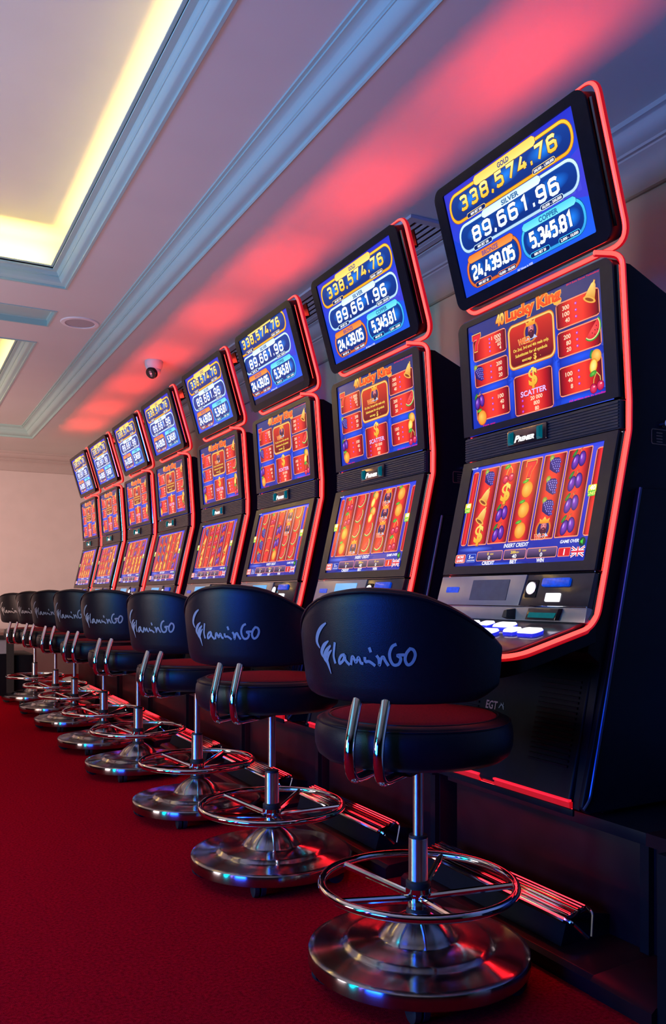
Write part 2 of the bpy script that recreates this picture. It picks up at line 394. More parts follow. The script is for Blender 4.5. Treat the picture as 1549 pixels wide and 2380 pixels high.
def sy_bell(c, x, y, k):
    def tr(p):
        r = -.45; return (x + (p[0] * cos(r) - p[1] * sin(r)) * k, y + (p[0] * sin(r) + p[1] * cos(r)) * k)
    B = [(-62, -48), (-46, -30), (-36, 10), (-20, 52), (-8, 64), (-8, 78), (8, 78), (8, 64), (20, 52), (36, 10), (46, -30), (62, -48)]
    c.poly([tr((a * 1.06, b * 1.05)) for a, b in B], (165, 85, 20))
    c.poly([tr(p) for p in B], [(250, 200, 90), (240, 180, 80), (250, 205, 110), (255, 235, 170), (255, 220, 120), (250, 200, 90), (230, 160, 60), (240, 170, 70), (255, 235, 150), (250, 215, 120), (220, 140, 50), (250, 190, 80)])
    q = tr((0, -48)); c.disc(q[0], q[1], 62 * k, 20 * k, (250, 210, 110), (235, 165, 60), rot=-.45)
    c.disc(q[0], q[1], 42 * k, 11 * k, (120, 50, 15), (160, 80, 20), rot=-.45)
def sy_dollar(c, x, y, k):
    c.text('$', x + 5 * k, y - 4 * k, 172 * k, (170, 80, 20), w=112 * k, bold=.045)
    c.text('$', x, y, 168 * k, vgrad(y - 84 * k, y + 84 * k, (240, 165, 30), (255, 225, 110)), w=104 * k, bold=.03)
def sy_king(c, x, y, k, wild=True):
    c.disc(x, y - 8 * k, 78 * k, 78 * k, (250, 190, 90), (215, 110, 30)); c.disc(x, y - 8 * k, 62 * k, 64 * k, (60, 60, 150), (30, 25, 100))
    c.poly([(x - 62 * k, y - 62 * k), (x - 30 * k, y - 30 * k), (x + 30 * k, y - 30 * k), (x + 66 * k, y - 62 * k)], (190, 200, 235))
    c.disc(x + 4 * k, y - 8 * k, 36 * k, 50 * k, (70, 25, 40), (90, 35, 50))
    c.disc(x + 2 * k, y + 14 * k, 30 * k, 34 * k, (240, 150, 150), (190, 85, 100), off=(-.1, .1))
    c.disc(x - 10 * k, y + 18 * k, 5 * k, 3 * k, (50, 20, 40), n=8); c.disc(x + 14 * k, y + 18 * k, 5 * k, 3 * k, (50, 20, 40), n=8)
    c.disc(x + 2 * k, y - 24 * k, 25 * k, 30 * k, (100, 40, 55), (70, 22, 42)); c.disc(x + 2 * k, y - 8 * k, 9 * k, 4 * k, (200, 90, 100), n=10)
    c.poly([(x - 40 * k, y + 34 * k), (x - 52 * k, y + 72 * k), (x - 24 * k, y + 58 * k), (x, y + 84 * k), (x + 24 * k, y + 58 * k), (x + 54 * k, y + 72 * k), (x + 42 * k, y + 34 * k)], [(240, 140, 30), (255, 200, 80), (250, 170, 50), (255, 220, 110), (250, 170, 50), (255, 200, 80), (240, 140, 30)])
    if wild:
        c.text('WILD', x - 22 * k, y - 62 * k, 44 * k, (255, 235, 190), w=116 * k, bold=.06)
        c.text('WILD', x - 22 * k, y - 62 * k, 38 * k, (235, 60, 30), w=108 * k, bold=.03)
SYM = dict(o=sy_orange, l=sy_lemon, p=sy_plum, g=sy_grape, c=sy_cherry, w=sy_melon, s=sy_seven, b=sy_bell, d=sy_dollar, k=sy_king)

def jackpot_canvas(T=(1, 1, 0, 0), bar=False):
    c = Canvas()
    c.poly([(-60, -60), (1660, -60), (1660, 960), (-60, 960)], [(25, 75, 225), (30, 95, 235), (35, 40, 190), (50, 45, 190)])
    c.T = T
    c.poly([(0, 0), (320, 0), (120, 420), (0, 520)], (22, 60, 200)); c.z -= 1
    c.poly([(1330, 330), (1600, 260), (1600, 620), (1420, 560)], (60, 60, 205))
    for i in range(9):
        h = 60 + (i * 37) % 70
        c.rect(1000 + i * 62, 330, 1040 + i * 62, 330 + h, (70, 70, 210)); c.z -= 1
    c.z += 1
    def cap(x0, y0, x1, y1, edge, edge2, dark):
        c.rr(x0 - 5, y0 - 5, x1 + 5, y1 + 5, (y1 - y0) * .45 + 4, dark)
        c.rr(x0, y0, x1, y1, (y1 - y0) * .45, vgrad(y0, y1, edge2, edge))
        b = 26
        c.rr(x0 + b - 5, y0 + b - 5, x1 - b + 5, y1 - b + 5, (y1 - y0) * .36 + 4, dark)
        c.rr(x0 + b, y0 + b, x1 - b, y1 - b, (y1 - y0) * .36, vgrad(y0, y1, (8, 40, 120), (10, 60, 150)))
        cy = (y0 + y1) / 2
        z = c.z
        for t in (.2, .5, .8):
            xx = x0 + (x1 - x0) * t; c.z = z
            c.disc(xx, cy + 10, (x1 - x0) * .13, (y1 - y0) * .27, (30, 130, 245), (10, 55, 145))
    def banner(x0, y0, x1, y1, ca, cb, dark, t, tc):
        P = lambda e: [(x0 - e, y0 + 18), (x0 + 26, y0 - e), (x1 - 26, y0 - e), (x1 + e, y0 + 18), (x1 + e, y1 - 18), (x1 - 26, y1 + e), (x0 + 26, y1 + e), (x0 - e, y1 - 18)]
        c.poly(P(4), dark); c.poly(P(0), vgrad(y0, y1, cb, ca))
        c.text(t, (x0 + x1) / 2, (y0 + y1) / 2 - 2, 40, tc, bold=.04, ref='H', w=len(t) * 36)
    def pill(x0, x1, y, edge, t):
        c.rr(x0, y - 22, x1, y + 22, 21, edge); c.rr(x0 + 5, y - 17, x1 - 5, y + 17, 16, (8, 30, 95))
        c.text(t, (x0 + x1) / 2, y, 21, (255, 255, 255), w=min((x1 - x0) - 34, len(t) * 13.5), bold=.03, ref='H')
    G1, G2, GD = (255, 200, 50), (255, 170, 20), (150, 80, 10)
    cap(38, 612, 1556, 860, G1, G2, GD)
    banner(418, 815, 1180, 888, (255, 205, 90), (255, 225, 120), GD, 'GOLD', (70, 80, 130))
    c.num('338,574.76', 190, 1395, 702, 98, vgrad(690, 800, (255, 185, 40), (255, 235, 150)), (90, 50, 20))
    pill(243, 500, 630, (255, 215, 120), 'MIN BET 200'); pill(1088, 1345, 640, (255, 215, 120), '200,000 - 1,000,000')
    S1_, S2_, SD = (205, 235, 250), (175, 210, 245), (50, 90, 150)
    cap(84, 345, 1542, 588, S1_, S2_, SD)
    banner(428, 540, 1155, 604, (200, 225, 245), (225, 240, 250), SD, 'SILVER', (60, 110, 160))
    c.num('89,661.96', 268, 1330, 410, 104, vgrad(400, 516, (215, 225, 250), (255, 255, 255)), (15, 35, 110))
    pill(242, 495, 356, S1_, 'MIN BET 100'); pill(1094, 1352, 362, S1_, '50,000 - 200,000')
    C1, C2, CD = (70, 200, 245), (50, 150, 220), (10, 80, 140)
    cap(820, 38, 1528, 308, C1, C2, CD)
    banner(858, 262, 1460, 322, (80, 200, 245), (120, 225, 250), CD, 'COPPER', (40, 110, 160))
    c.num('5,345.81', 925, 1390, 126, 102, vgrad(110, 240, (220, 235, 255), (255, 255, 255)), (15, 35, 110))
    pill(885, 1115, 66, C1, 'MIN BET 20'); pill(1212, 1445, 66, C1, '2,000 - 10,000')
    B1, B2, BD = (240, 130, 50), (205, 95, 40), (110, 40, 10)
    cap(92, 40, 796, 306, B1, B2, BD)
    banner(136, 256, 738, 318, (240, 120, 40), (250, 150, 70), BD, 'BRONZE', (120, 80, 130))
    c.num('24,439.05', 168, 712, 122, 100, vgrad(105, 232, (220, 235, 255), (255, 255, 255)), (15, 35, 110))
    pill(165, 388, 64, B1, 'MIN BET 60'); pill(472, 708, 56, B1, '10,000 - 50,000')
    c.text('All Values in KES', 802, 14, 17, (220, 225, 255), w=190, bold=.02, ref='H')
    if bar: c.rect(-60, -130, 1660, 0, (12, 8, 40))
    return c

def redpanel(c, x0, y0, x1, y1, r=26, bright=(250, 60, 40), n=8):
    c.rr(x0 - 9, y0 - 9, x1 + 9, y1 + 9, r + 8, (250, 130, 110)); c.rr(x0 - 4, y0 - 4, x1 + 4, y1 + 4, r + 3, (255, 175, 120))
    c.rr(x0, y0, x1, y1, r, (95, 8, 18))
    pr = [0, .16, .4, .6, .84, 1]; pc = [(85, 8, 16), (190, 22, 22), bright, bright, (185, 20, 22), (70, 6, 14)]
    z = c.z
    for i in range(5):
        a, b = x0 + (x1 - x0) * pr[i], x0 + (x1 - x0) * pr[i + 1]
        yy = 5 if i in (0, 4) else 0; c.z = z
        c.poly([(a, y0 + yy), (b, y0 + yy), (b, y1 - yy), (a, y1 - yy)], [pc[i], pc[i + 1], pc[i + 1], pc[i]])

def pay_canvas():
    c = Canvas()
    c.poly([(-60, -60), (800, -60), (1660, -60), (1660, 960), (800, 960), (-60, 960)], [(20, 50, 190), (15, 30, 130), (60, 90, 230), (60, 60, 110), (40, 50, 120), (60, 60, 130)])
    for x, y, rx, ry in ((30, 560, 90, 300), (540, 330, 50, 380), (1090, 330, 50, 380), (800, 380, 330, 60), (1350, 320, 260, 60), (1300, 20, 330, 45), (300, 320, 260, 50)):
        c.disc(x, y, rx, ry, (40, 90, 250), (22, 42, 165))
        c.z -= 1
    c.z += 1
    # title
    c.text('40', 440, 855, 112, (130, 40, 10), w=128, bold=.09); c.text('40', 440, 855, 102, vgrad(800, 905, (255, 120, 20), (255, 230, 120)), w=112, bold=.06)
    c.text('Lucky King', 845, 838, 134, (255, 180, 70), w=680, bold=.10); c.text('Lucky King', 845, 838, 122, vgrad(780, 900, (225, 50, 10), (255, 110, 40)), w=662, bold=.055)
    cream = (255, 225, 190)
    def panel(x0, y0, x1, y1, vals, tx, dx, h=34):
        redpanel(c, x0, y0, x1, y1)
        st = (y1 - y0 - 40) / max(1, len(vals)) if len(vals) > 3 else 49
        cy = (y0 + y1) / 2 + st * (len(vals) - 1) / 2
        for i, v in enumerate(vals):
            yy = cy - i * st
            c.text(v, tx, yy, h, cream, w=len(v) * 25, bold=.02, align='r')
            z = c.z
            c.disc(dx, yy + 2, 13, 11, (235, 110, 240), (150, 20, 170), n=8); c.disc(dx - 3, yy + 4, 4, 4, (255, 220, 255), n=6); c.z = z + 2
    panel(62, 588, 500, 765, ['1 000', '200', '60', '4'], 440, 288, 32)
    panel(66, 360, 506, 538, ['200', '80', '20'], 438, 290)
    panel(66, 66, 506, 282, ['100', '40', '8'], 438, 290)
    panel(1124, 582, 1562, 768, ['300', '100', '40'], 1262, 1330)
    panel(1124, 362, 1566, 545, ['200', '80', '20'], 1262, 1330)
    panel(1122, 66, 1562, 275, ['100', '40', '8'], 1262, 1330)
    # centre panel
    c.rr(534, 388, 1098, 762, 66, (205, 110, 20)); c.rr(542, 396, 1090, 754, 60, (255, 205, 110)); c.rr(556, 410, 1076, 740, 50, (185, 80, 20))
    c.rr(564, 418, 1068, 732, 44, vgrad(418, 732, (110, 14, 14), (215, 45, 25)))
    sy_king(c, 822, 660, 1.12, False)
    c.text('WILD', 735, 598, 52, (255, 220, 120), w=150, bold=.07); c.text('WILD', 735, 598, 44, (240, 70, 20), w=140, bold=.03)
    for t, yy, ww in (('On 2nd, 3rd and 4th reels only.', 540, 430), ('Substitutes for all symbols', 492, 385), ('except      .', 444, 225)):
        c.text(t, 812, yy, 33, (255, 225, 90), w=ww, bold=.02, ref='Hg')
    c.rect(818, 420, 900, 470, (120, 20, 14)); c.text('$', 858, 444, 56, (255, 205, 80), w=36, bold=.03)
    # scatter
    redpanel(c, 590, 14, 1036, 325)
    sy_dollar(c, 818, 282, 1.0)
    c.text('SCATTER', 816, 172, 52, (90, 20, 90), w=322, bold=.05); c.text('SCATTER', 816, 173, 46, (245, 190, 245), w=312, bold=.03)
    for i, v in enumerate(('20 000', '800', '80')):
        yy = 122 - i * 44
        c.text(v, 848, yy, 32, cream, w=len(v) * 24, bold=.02)
        c.disc(680, yy, 13, 11, (235, 110, 240), (150, 20, 170), n=8)
    sy_seven(c, 118, 742, 1.1); sy_grape(c, 122, 474, 1.05); sy_plum(c, 118, 230, 1.0); sy_orange(c, 140, 82, 1.02)
    sy_bell(c, 1500, 755, 1.1); sy_melon(c, 1500, 470, 1.15); sy_lemon(c, 1500, 250, 1.1); sy_cherry(c, 1508, 100, 1.1)
    c.text('2019 Euro Games Technology', 1418, 885, 13, (235, 20, 60), w=340, bold=.02, ref='H')
    c.text('All prizes are in credits', 1405, 10, 14, (235, 10, 130), w=380, bold=.02, ref='H')
    c.text('Pays any', 233, 10, 14, (235, 10, 80), w=170, bold=.02, ref='H')
    return c

def reel_canvas(cols):
    c = Canvas()
    c.poly([(-60, -60), (1660, -60), (1660, 960), (-60, 960)], [(15, 25, 130), (25, 40, 160), (70, 80, 230), (50, 60, 210)])
    c.disc(250, 150, 260, 26, (90, 120, 250), (20, 35, 150)); c.z -= 1; c.disc(600, 8, 380, 20, (60, 100, 250), (18, 30, 140))
    c.rect(0, 872, 1600, 900, (55, 70, 230))
    for x0, x1 in ((30, 98), (1530, 1640)):
        redpanel(c, x0, 196, x1, 850, r=24, bright=(240, 40, 40))
    X = [(128, 388), (406, 662), (686, 942), (968, 1224), (1244, 1500)]
    for (x0, x1), col in zip(X, cols):
        redpanel(c, x0 + 8, 192, x1 - 8, 866, r=6)
        z = c.z
        for i, ch in enumerate(col):
            c.z = z; SYM[ch](c, (x0 + x1) / 2, 784 - i * 170, 1.10)
        c.z = z + 75
    for x in (62, 1566):
        c.rr(x - 40, 505, x + 44, 565, 8, (235, 225, 60)); c.rr(x - 34, 478, x + 40, 520, 8, (90, 200, 60))
        c.text('40', x + 6, 542, 40, (255, 255, 255), w=58, bold=.04); c.text('LINES', x + 4, 499, 26, (245, 240, 120), w=70, bold=.03)
    wh = (245, 245, 255)
    c.text('Game 228', 62, 884, 15, wh, w=88, bold=.02, ref='H')
    c.text('INSERT CREDIT', 815, 152, 34, wh, w=300, bold=.03, shear=.15)
    c.text('GAME OVER', 1425, 150, 26, wh, w=200, bold=.03, shear=.15)
    c.disc(1560, 140, 34, 34, (20, 70, 40), (15, 60, 50)); c.poly([(1542, 132), (1552, 132), (1566, 120), (1566, 162), (1552, 150), (1542, 150)], (60, 210, 60))
    c.rr(22, 26, 166, 102, 16, (250, 190, 150)); c.rr(27, 31, 161, 97, 13, (225, 60, 60))
    c.text('MORE', 94, 80, 24, wh, w=92, bold=.03); c.text('GAMES', 94, 48, 24, wh, w=104, bold=.03)
    c.rr(184, 30, 312, 102, 12, (110, 140, 240)); c.rr(189, 35, 307, 97, 10, (20, 50, 170)); c.text('5', 226, 76, 32, wh, w=24, bold=.03); c.text('KSH', 266, 70, 15, wh, w=38, bold=.02); c.text('CHANGE DENOM', 248, 46, 12, wh, w=104, bold=.02)
    for x0, x1, a, b, t in ((326, 668, '0', '0', 'CREDIT'), (684, 960, '200', '40', 'BET'), (968, 1312, '0', '0', 'WIN')):
        c.rr(x0, 34, x1, 118, 16, (245, 150, 130)); c.rr(x0 + 6, 40, x1 - 6, 112, 12, vgrad(40, 112, (30, 20, 50), (120, 90, 140)))
        cx = (x0 + x1) / 2
        c.text(a, cx - 22, 94, 24, (250, 215, 70), w=20 * len(a), bold=.03); c.text('KSH', cx + 30, 90, 14, (250, 215, 70), w=40, bold=.02)
        c.text(b, cx, 60, 34, wh, w=27 * len(b), bold=.03); c.text(t, cx, 16, 32, wh, w=26 * len(t) + 8, bold=.04)
    c.rr(1326, 34, 1456, 104, 10, (250, 150, 120)); c.rr(1331, 39, 1451, 99, 8, (220, 25, 30)); c.text('i', 1391, 69, 48, wh, w=14, bold=.05)
    c.rect(1466, 30, 1598, 102, (40, 40, 140))
    for a, b in (((1466, 30), (1598, 102)), ((1466, 102), (1598, 30))):
        c.stroke([a, b], 20, wh); c.stroke([a, b], 7, (225, 40, 60))
    for a, b in (((1532, 30), (1532, 102)), ((1466, 66), (1598, 66))): c.stroke([a, b], 26, wh)
    for a, b in (((1532, 30), (1532, 102)), ((1466, 66), (1598, 66))): c.stroke([a, b], 14, (225, 40, 60))
    return c

# ------------------------------------------------------------------ room
ZS, ZU = 2.50, 2.60            # soffit, raised ceiling
WX, WY = 2.30, 10.02           # right wall, far wall
XL, YN = -4.4, -3.4
b = MB(); b.box(XL - .1, WX + .1, YN - .1, WY + .1, -.1, 0); struct('floor', b, M['carpet'])
b = MB(); b.box(WX, WX + .1, YN, WY + .1, 0, 3.1); struct('wall_right', b, M['wall'])
b = MB(); b.box(XL, WX, WY, WY + .1, 0, 3.1); struct('wall_back', b, M['wall'])
b = MB(); b.box(XL - .1, XL, YN, WY + .1, 0, 3.1); struct('wall_left', b, M['side'])
b = MB(); b.box(XL, WX, YN - .1, YN, 0, 3.1); struct('wall_front', b, M['side'])

SX, SY = 1.31, 9.02            # soffit edges
b = MB()                       # lower soffit with the raised field cut out
b.box(SX, WX, YN, WY, ZS, ZS + .55); b.box(XL, SX, SY, WY, ZS, ZS + .55); struct('ceiling_soffit', b, M['ceil'])
# raised ceiling with two light coves and a small recess
TA = (-1.6, .874, -1.2, 4.80)  # x0 x1 y0 y1
TB = (-1.6, .882, 5.90, 8.40)
RC = (-.9, .882, 5.215, 5.51)
def ceiling_field():
    xs = sorted({XL, TA[0], TA[1], TB[1], RC[0], RC[1], SX}); ys = sorted({YN, TA[2], TA[3], RC[2], RC[3], TB[2], TB[3], SY})
    b = MB()
    for i in range(len(xs) - 1):
        for j in range(len(ys) - 1):
            cx, cy = (xs[i] + xs[i + 1]) / 2, (ys[j] + ys[j + 1]) / 2
            if any(t[0] < cx < t[1] and t[2] < cy < t[3] for t in (TA, TB, RC)): continue
            b.add([(xs[i], ys[j], ZU), (xs[i + 1], ys[j], ZU), (xs[i + 1], ys[j + 1], ZU), (xs[i], ys[j + 1], ZU)], [(0, 1, 2, 3)])
    return b
struct('ceiling', ceiling_field(), M['ceil'])

def sweep_rect(b, x0, x1, y0, y1, prof, inward=True):
    """prof: (offset towards the inside of the rectangle, z)"""
    rings = []
    for o, z in prof:
        rings.append([(x0 + o, y0 + o, z), (x1 - o, y0 + o, z), (x1 - o, y1 - o, z), (x0 + o, y1 - o, z)])
    for a, c in zip(rings, rings[1:]):
        for k in range(4):
            b.add([a[k], a[(k + 1) % 4], c[(k + 1) % 4], c[k]], [(0, 1, 2, 3)])
def sweep_line(b, p0, p1, prof, side):
    """prof (offset, z) swept from p0 to p1; side = unit 2D vector of the offset"""
    for (o0, z0), (o1, z1) in zip(prof, prof[1:]):
        b.add([(p0[0] + side[0] * o0, p0[1] + side[1] * o0, z0), (p1[0] + side[0] * o0, p1[1] + side[1] * o0, z0),
               (p1[0] + side[0] * o1, p1[1] + side[1] * o1, z1), (p0[0] + side[0] * o1, p0[1] + side[1] * o1, z1)], [(0, 1, 2, 3)])
def arc(o0, z0, o1, z1, bulge, n=6):
    """curved piece between two profile points"""
    P0, P1 = Vector((o0, z0)), Vector((o1, z1)); d = P1 - P0; nn = Vector((-d.y, d.x))
    return [tuple(P0 + d * (k / n) + nn * bulge * 4 * (k / n) * (1 - k / n)) for k in range(n + 1)]
# crown between soffit and raised ceiling
CP = [(0, ZS)] + [(.006, ZS - .004), (.012, ZS), (.012, ZS + .012)] + arc(.016, ZS + .014, .070, ZS + .052, -.18) + [(.074, ZS + .052), (.074, ZS + .058)] + arc(.078, ZS + .060, .112, ZS + .085, .16) + [(.118, ZS + .085), (.118, ZS + .092), (.130, ZS + .092), (.130, ZU)]
b = MB()
L0, L1 = (SX, YN), (SX, SY)
def crown(b):
    for (o0, z0), (o1, z1) in zip(CP, CP[1:]):
        b.add([(SX - o0, YN, z0), (SX - o0, SY - o0, z0), (SX - o1, SY - o1, z1), (SX - o1, YN, z1)], [(0, 1, 2, 3)])
        b.add([(SX - o0, SY - o0, z0), (XL, SY - o0, z0), (XL, SY - o1, z1), (SX - o1, SY - o1, z1)], [(0, 1, 2, 3)])
crown(b); struct('trim_1', b, M['mould'])
# mouldings around the coves
COVE_W = 7
def cove(name, T, n):
    LIPO, LIPZ = .100, ZU + .080
    MP = [(0, ZU), (0, ZU - .006), (.012, ZU - .006), (.012, ZU + .004)] + arc(.016, ZU + .006, .050, ZU + .036, -.15) + [(.053, ZU + .036), (.053, ZU + .044)] + arc(.056, ZU + .046, .084, ZU + .068, .15) + [(.088, ZU + .068), (.088, ZU + .074), (LIPO, ZU + .074), (LIPO, LIPZ), (LIPO - .012, LIPZ), (LIPO - .012, ZU + .06), (-.06, ZU + .06)]
    b = MB(); sweep_rect(b, *T, MP); struct('trim_%d' % n, b, M['mould'])
    b = MB(); zt = ZU + .30
    sweep_rect(b, *T, [(-.06, ZU + .06), (-.06, zt - .05)] + [(-.06 + .05 * (1 - cos(a)), zt - .05 + .05 * sin(a)) for a in [k * pi / 12 for k in range(1, 7)]])
    b.add([(T[0] - .01, T[2] - .01, zt), (T[1] + .01, T[2] - .01, zt), (T[1] + .01, T[3] + .01, zt), (T[0] - .01, T[3] + .01, zt)], [(0, 1, 2, 3)])
    o = struct('ceiling_recess', b, M['ceil'])
    for i, (a, c, d, L_) in enumerate(((T[1] - .085, (T[2] + T[3]) / 2, (1, 0), T[3] - T[2]), ((T[0] + T[1]) / 2, T[3] - .085, (0, 1), T[1] - T[0]))):
        l = bpy.data.lights.new('cove_lamp', 'AREA'); l.shape = 'RECTANGLE'; l.size = L_ - .1; l.size_y = .02; l.color = (1.0, .60, .12); l.energy = COVE_W * L_; l.spread = radians(112)
        lo_ = bpy.data.objects.new('cove_lamp', l); COL.objects.link(lo_); lo_.location = (a, c, ZU + .095)
        dz = Vector((d[0], d[1], .8)).normalized(); ux = Vector((d[1], d[0], 0)); uy = dz.cross(ux) * -1
        lo_.rotation_euler = Matrix((ux, (-dz).cross(ux), -dz)).transposed().to_euler()
    b = MB()
    for y0, y1 in ((T[3] + .015, T[3] + .03),): b.box(T[0], T[1], y0, y1, ZU + .065, ZU + .08)
    b.box(T[1] + .015, T[1] + .03, T[2], T[3], ZU + .065, ZU + .08)
    b.box(T[0] - .03, T[0] - .015, T[2], T[3], ZU + .065, ZU + .08)
    b.box(T[0], T[1], T[2] - .03, T[2] - .015, ZU + .065, ZU + .08)
    return b
tag(cove('A', TA, 2).build('cove_light', M['cove']), 'yellow strip light hidden in the large ceiling recess', 'light')
tag(cove('B', TB, 3).build('cove_light', M['cove']), 'yellow strip light in the second recess beyond the small recess panel', 'light')
b = MB(); sweep_rect(b, *RC, [(-.012, ZU), (-.012, ZU - .005), (0, ZU - .005), (0, ZU + .03), (.006, ZU + .035)])
b.add([(RC[0], RC[2], ZU + .035), (RC[1], RC[2], ZU + .035), (RC[1], RC[3], ZU + .035), (RC[0], RC[3], ZU + .035)], [(0, 1, 2, 3)])
struct('trim_4', b, M['mould'])
# cornices on the walls
WP = [(.125, ZS), (.125, ZS - .018), (.112, ZS - .022)] + arc(.108, ZS - .026, .07, ZS - .07, .12) + [(.066, ZS - .072), (.066, ZS - .082), (.056, ZS - .084)] + arc(.054, ZS - .09, .018, ZS - .15, -.14) + [(.016, ZS - .156), (.016, ZS - .20), (.010, ZS - .205), (0, ZS - .205)]
b = MB()
for (o0, z0), (o1, z1) in zip(WP, WP[1:]):
    b.add([(WX - o0, YN, z0), (WX - o0, WY - o0, z0), (WX - o1, WY - o1, z1), (WX - o1, YN, z1)], [(0, 1, 2, 3)])
    b.add([(WX - o0, WY - o0, z0), (XL, WY - o0, z0), (XL, WY - o1, z1), (WX - o1, WY - o1, z1)], [(0, 1, 2, 3)])
struct('trim_5', b, M['cornice'])

# ------------------------------------------------------------------ slot machines
XM, W = 1.70, 0.665
def frame(p0, p1, y=W):
    """p0, p1: bottom and top (x, z) of the front plane"""
    V = Vector((p1[0] - p0[0], 0, p1[1] - p0[1])); L = V.length; V.normalize()
    return (Vector((p0[0], y, p0[1])), Vector((0, -1, 0)), V, Vector((-V.z, 0, V.x))), L
def at(fr, u, v, n=0):
    O, U, V, N = fr; return tuple(O + U * u + V * v + N * n)
def plate(b, fr, pts, n0, n1): b.prism(pts, lambda u, v: at(fr, u, v, n0), lambda u, v: at(fr, u, v, n1))

FT, LT = frame((-.030, 1.842), (-.138, 2.214))         # topper
FP, LP = frame((-.011, 1.432), (-.037, 1.800))         # paytable door
FG, LG = frame((-.0115, 1.350), (-.011, 1.430))        # speaker band
FM, LM = frame((-.097, .979), (-.012, 1.348))          # reels door
FD, LD = frame((-.124, .885), (-.097, .977))           # dash
FK, LK = frame((-.132, .850), (-.124, .885))           # lip under the dash
JP = jackpot_canvas(); JP3 = jackpot_canvas((1.04, 1.0, -130, 68), True); JP4 = JP
PAYC = pay_canvas()
def zt(x): return .854 + .27 * (x + .098)

def fit_canvas(cv, fr, u0, v0, u1, v1, name, m, base=.0005):
    O, U, V, N = fr
    return cv.mesh(name, (O + U * u0 + V * v0, U, V, N), u1 - u0, v1 - v0, m, base=base)
def bezel(fr, L, hole, r, corners, name, root, mt, t=.0065):
    b = MB()
    out = rrect(0, .002, W, L - .002, r, 8, corners); n = 8
    inn = rrect(hole[0], hole[1], hole[2], hole[3], .004, n)
    b.ring(out, inn, lambda u, v: at(fr, u, v, 0), lambda u, v: at(fr, u, v, t))
    return b.build(name, mt, root, smooth=30)

GRIDS = [['gbbd', 'cdpp', 'sooo', 'gggk', 'pppp'], ['ccoo', 'wwwk', 'llww', 'kkkw', 'oocc'], ['wggg', 'csss', 'sppo', 'kkww', 'wwww'],
         ['gbbd', 'ccss', 'cccb', 'pppp', 'ssbb'], ['gggb', 'gggd', 'oooo', 'ssss', 'bdpp'], ['oobb', 'wwck', 'ppdb', 'wwdd', 'ppdb'],
         ['ccco', 'cccb', 'ppbb', 'kbgg', 'bdbb'], ['bbcb', 'ocdo', 'bogd', 'dppb', 'bbpo']]
def reels_mesh(i): return fit_canvas(reel_canvas(GRIDS[i]), FM, .050, .028, .622, LM - .022, 'reel_screen', M['scrB'])

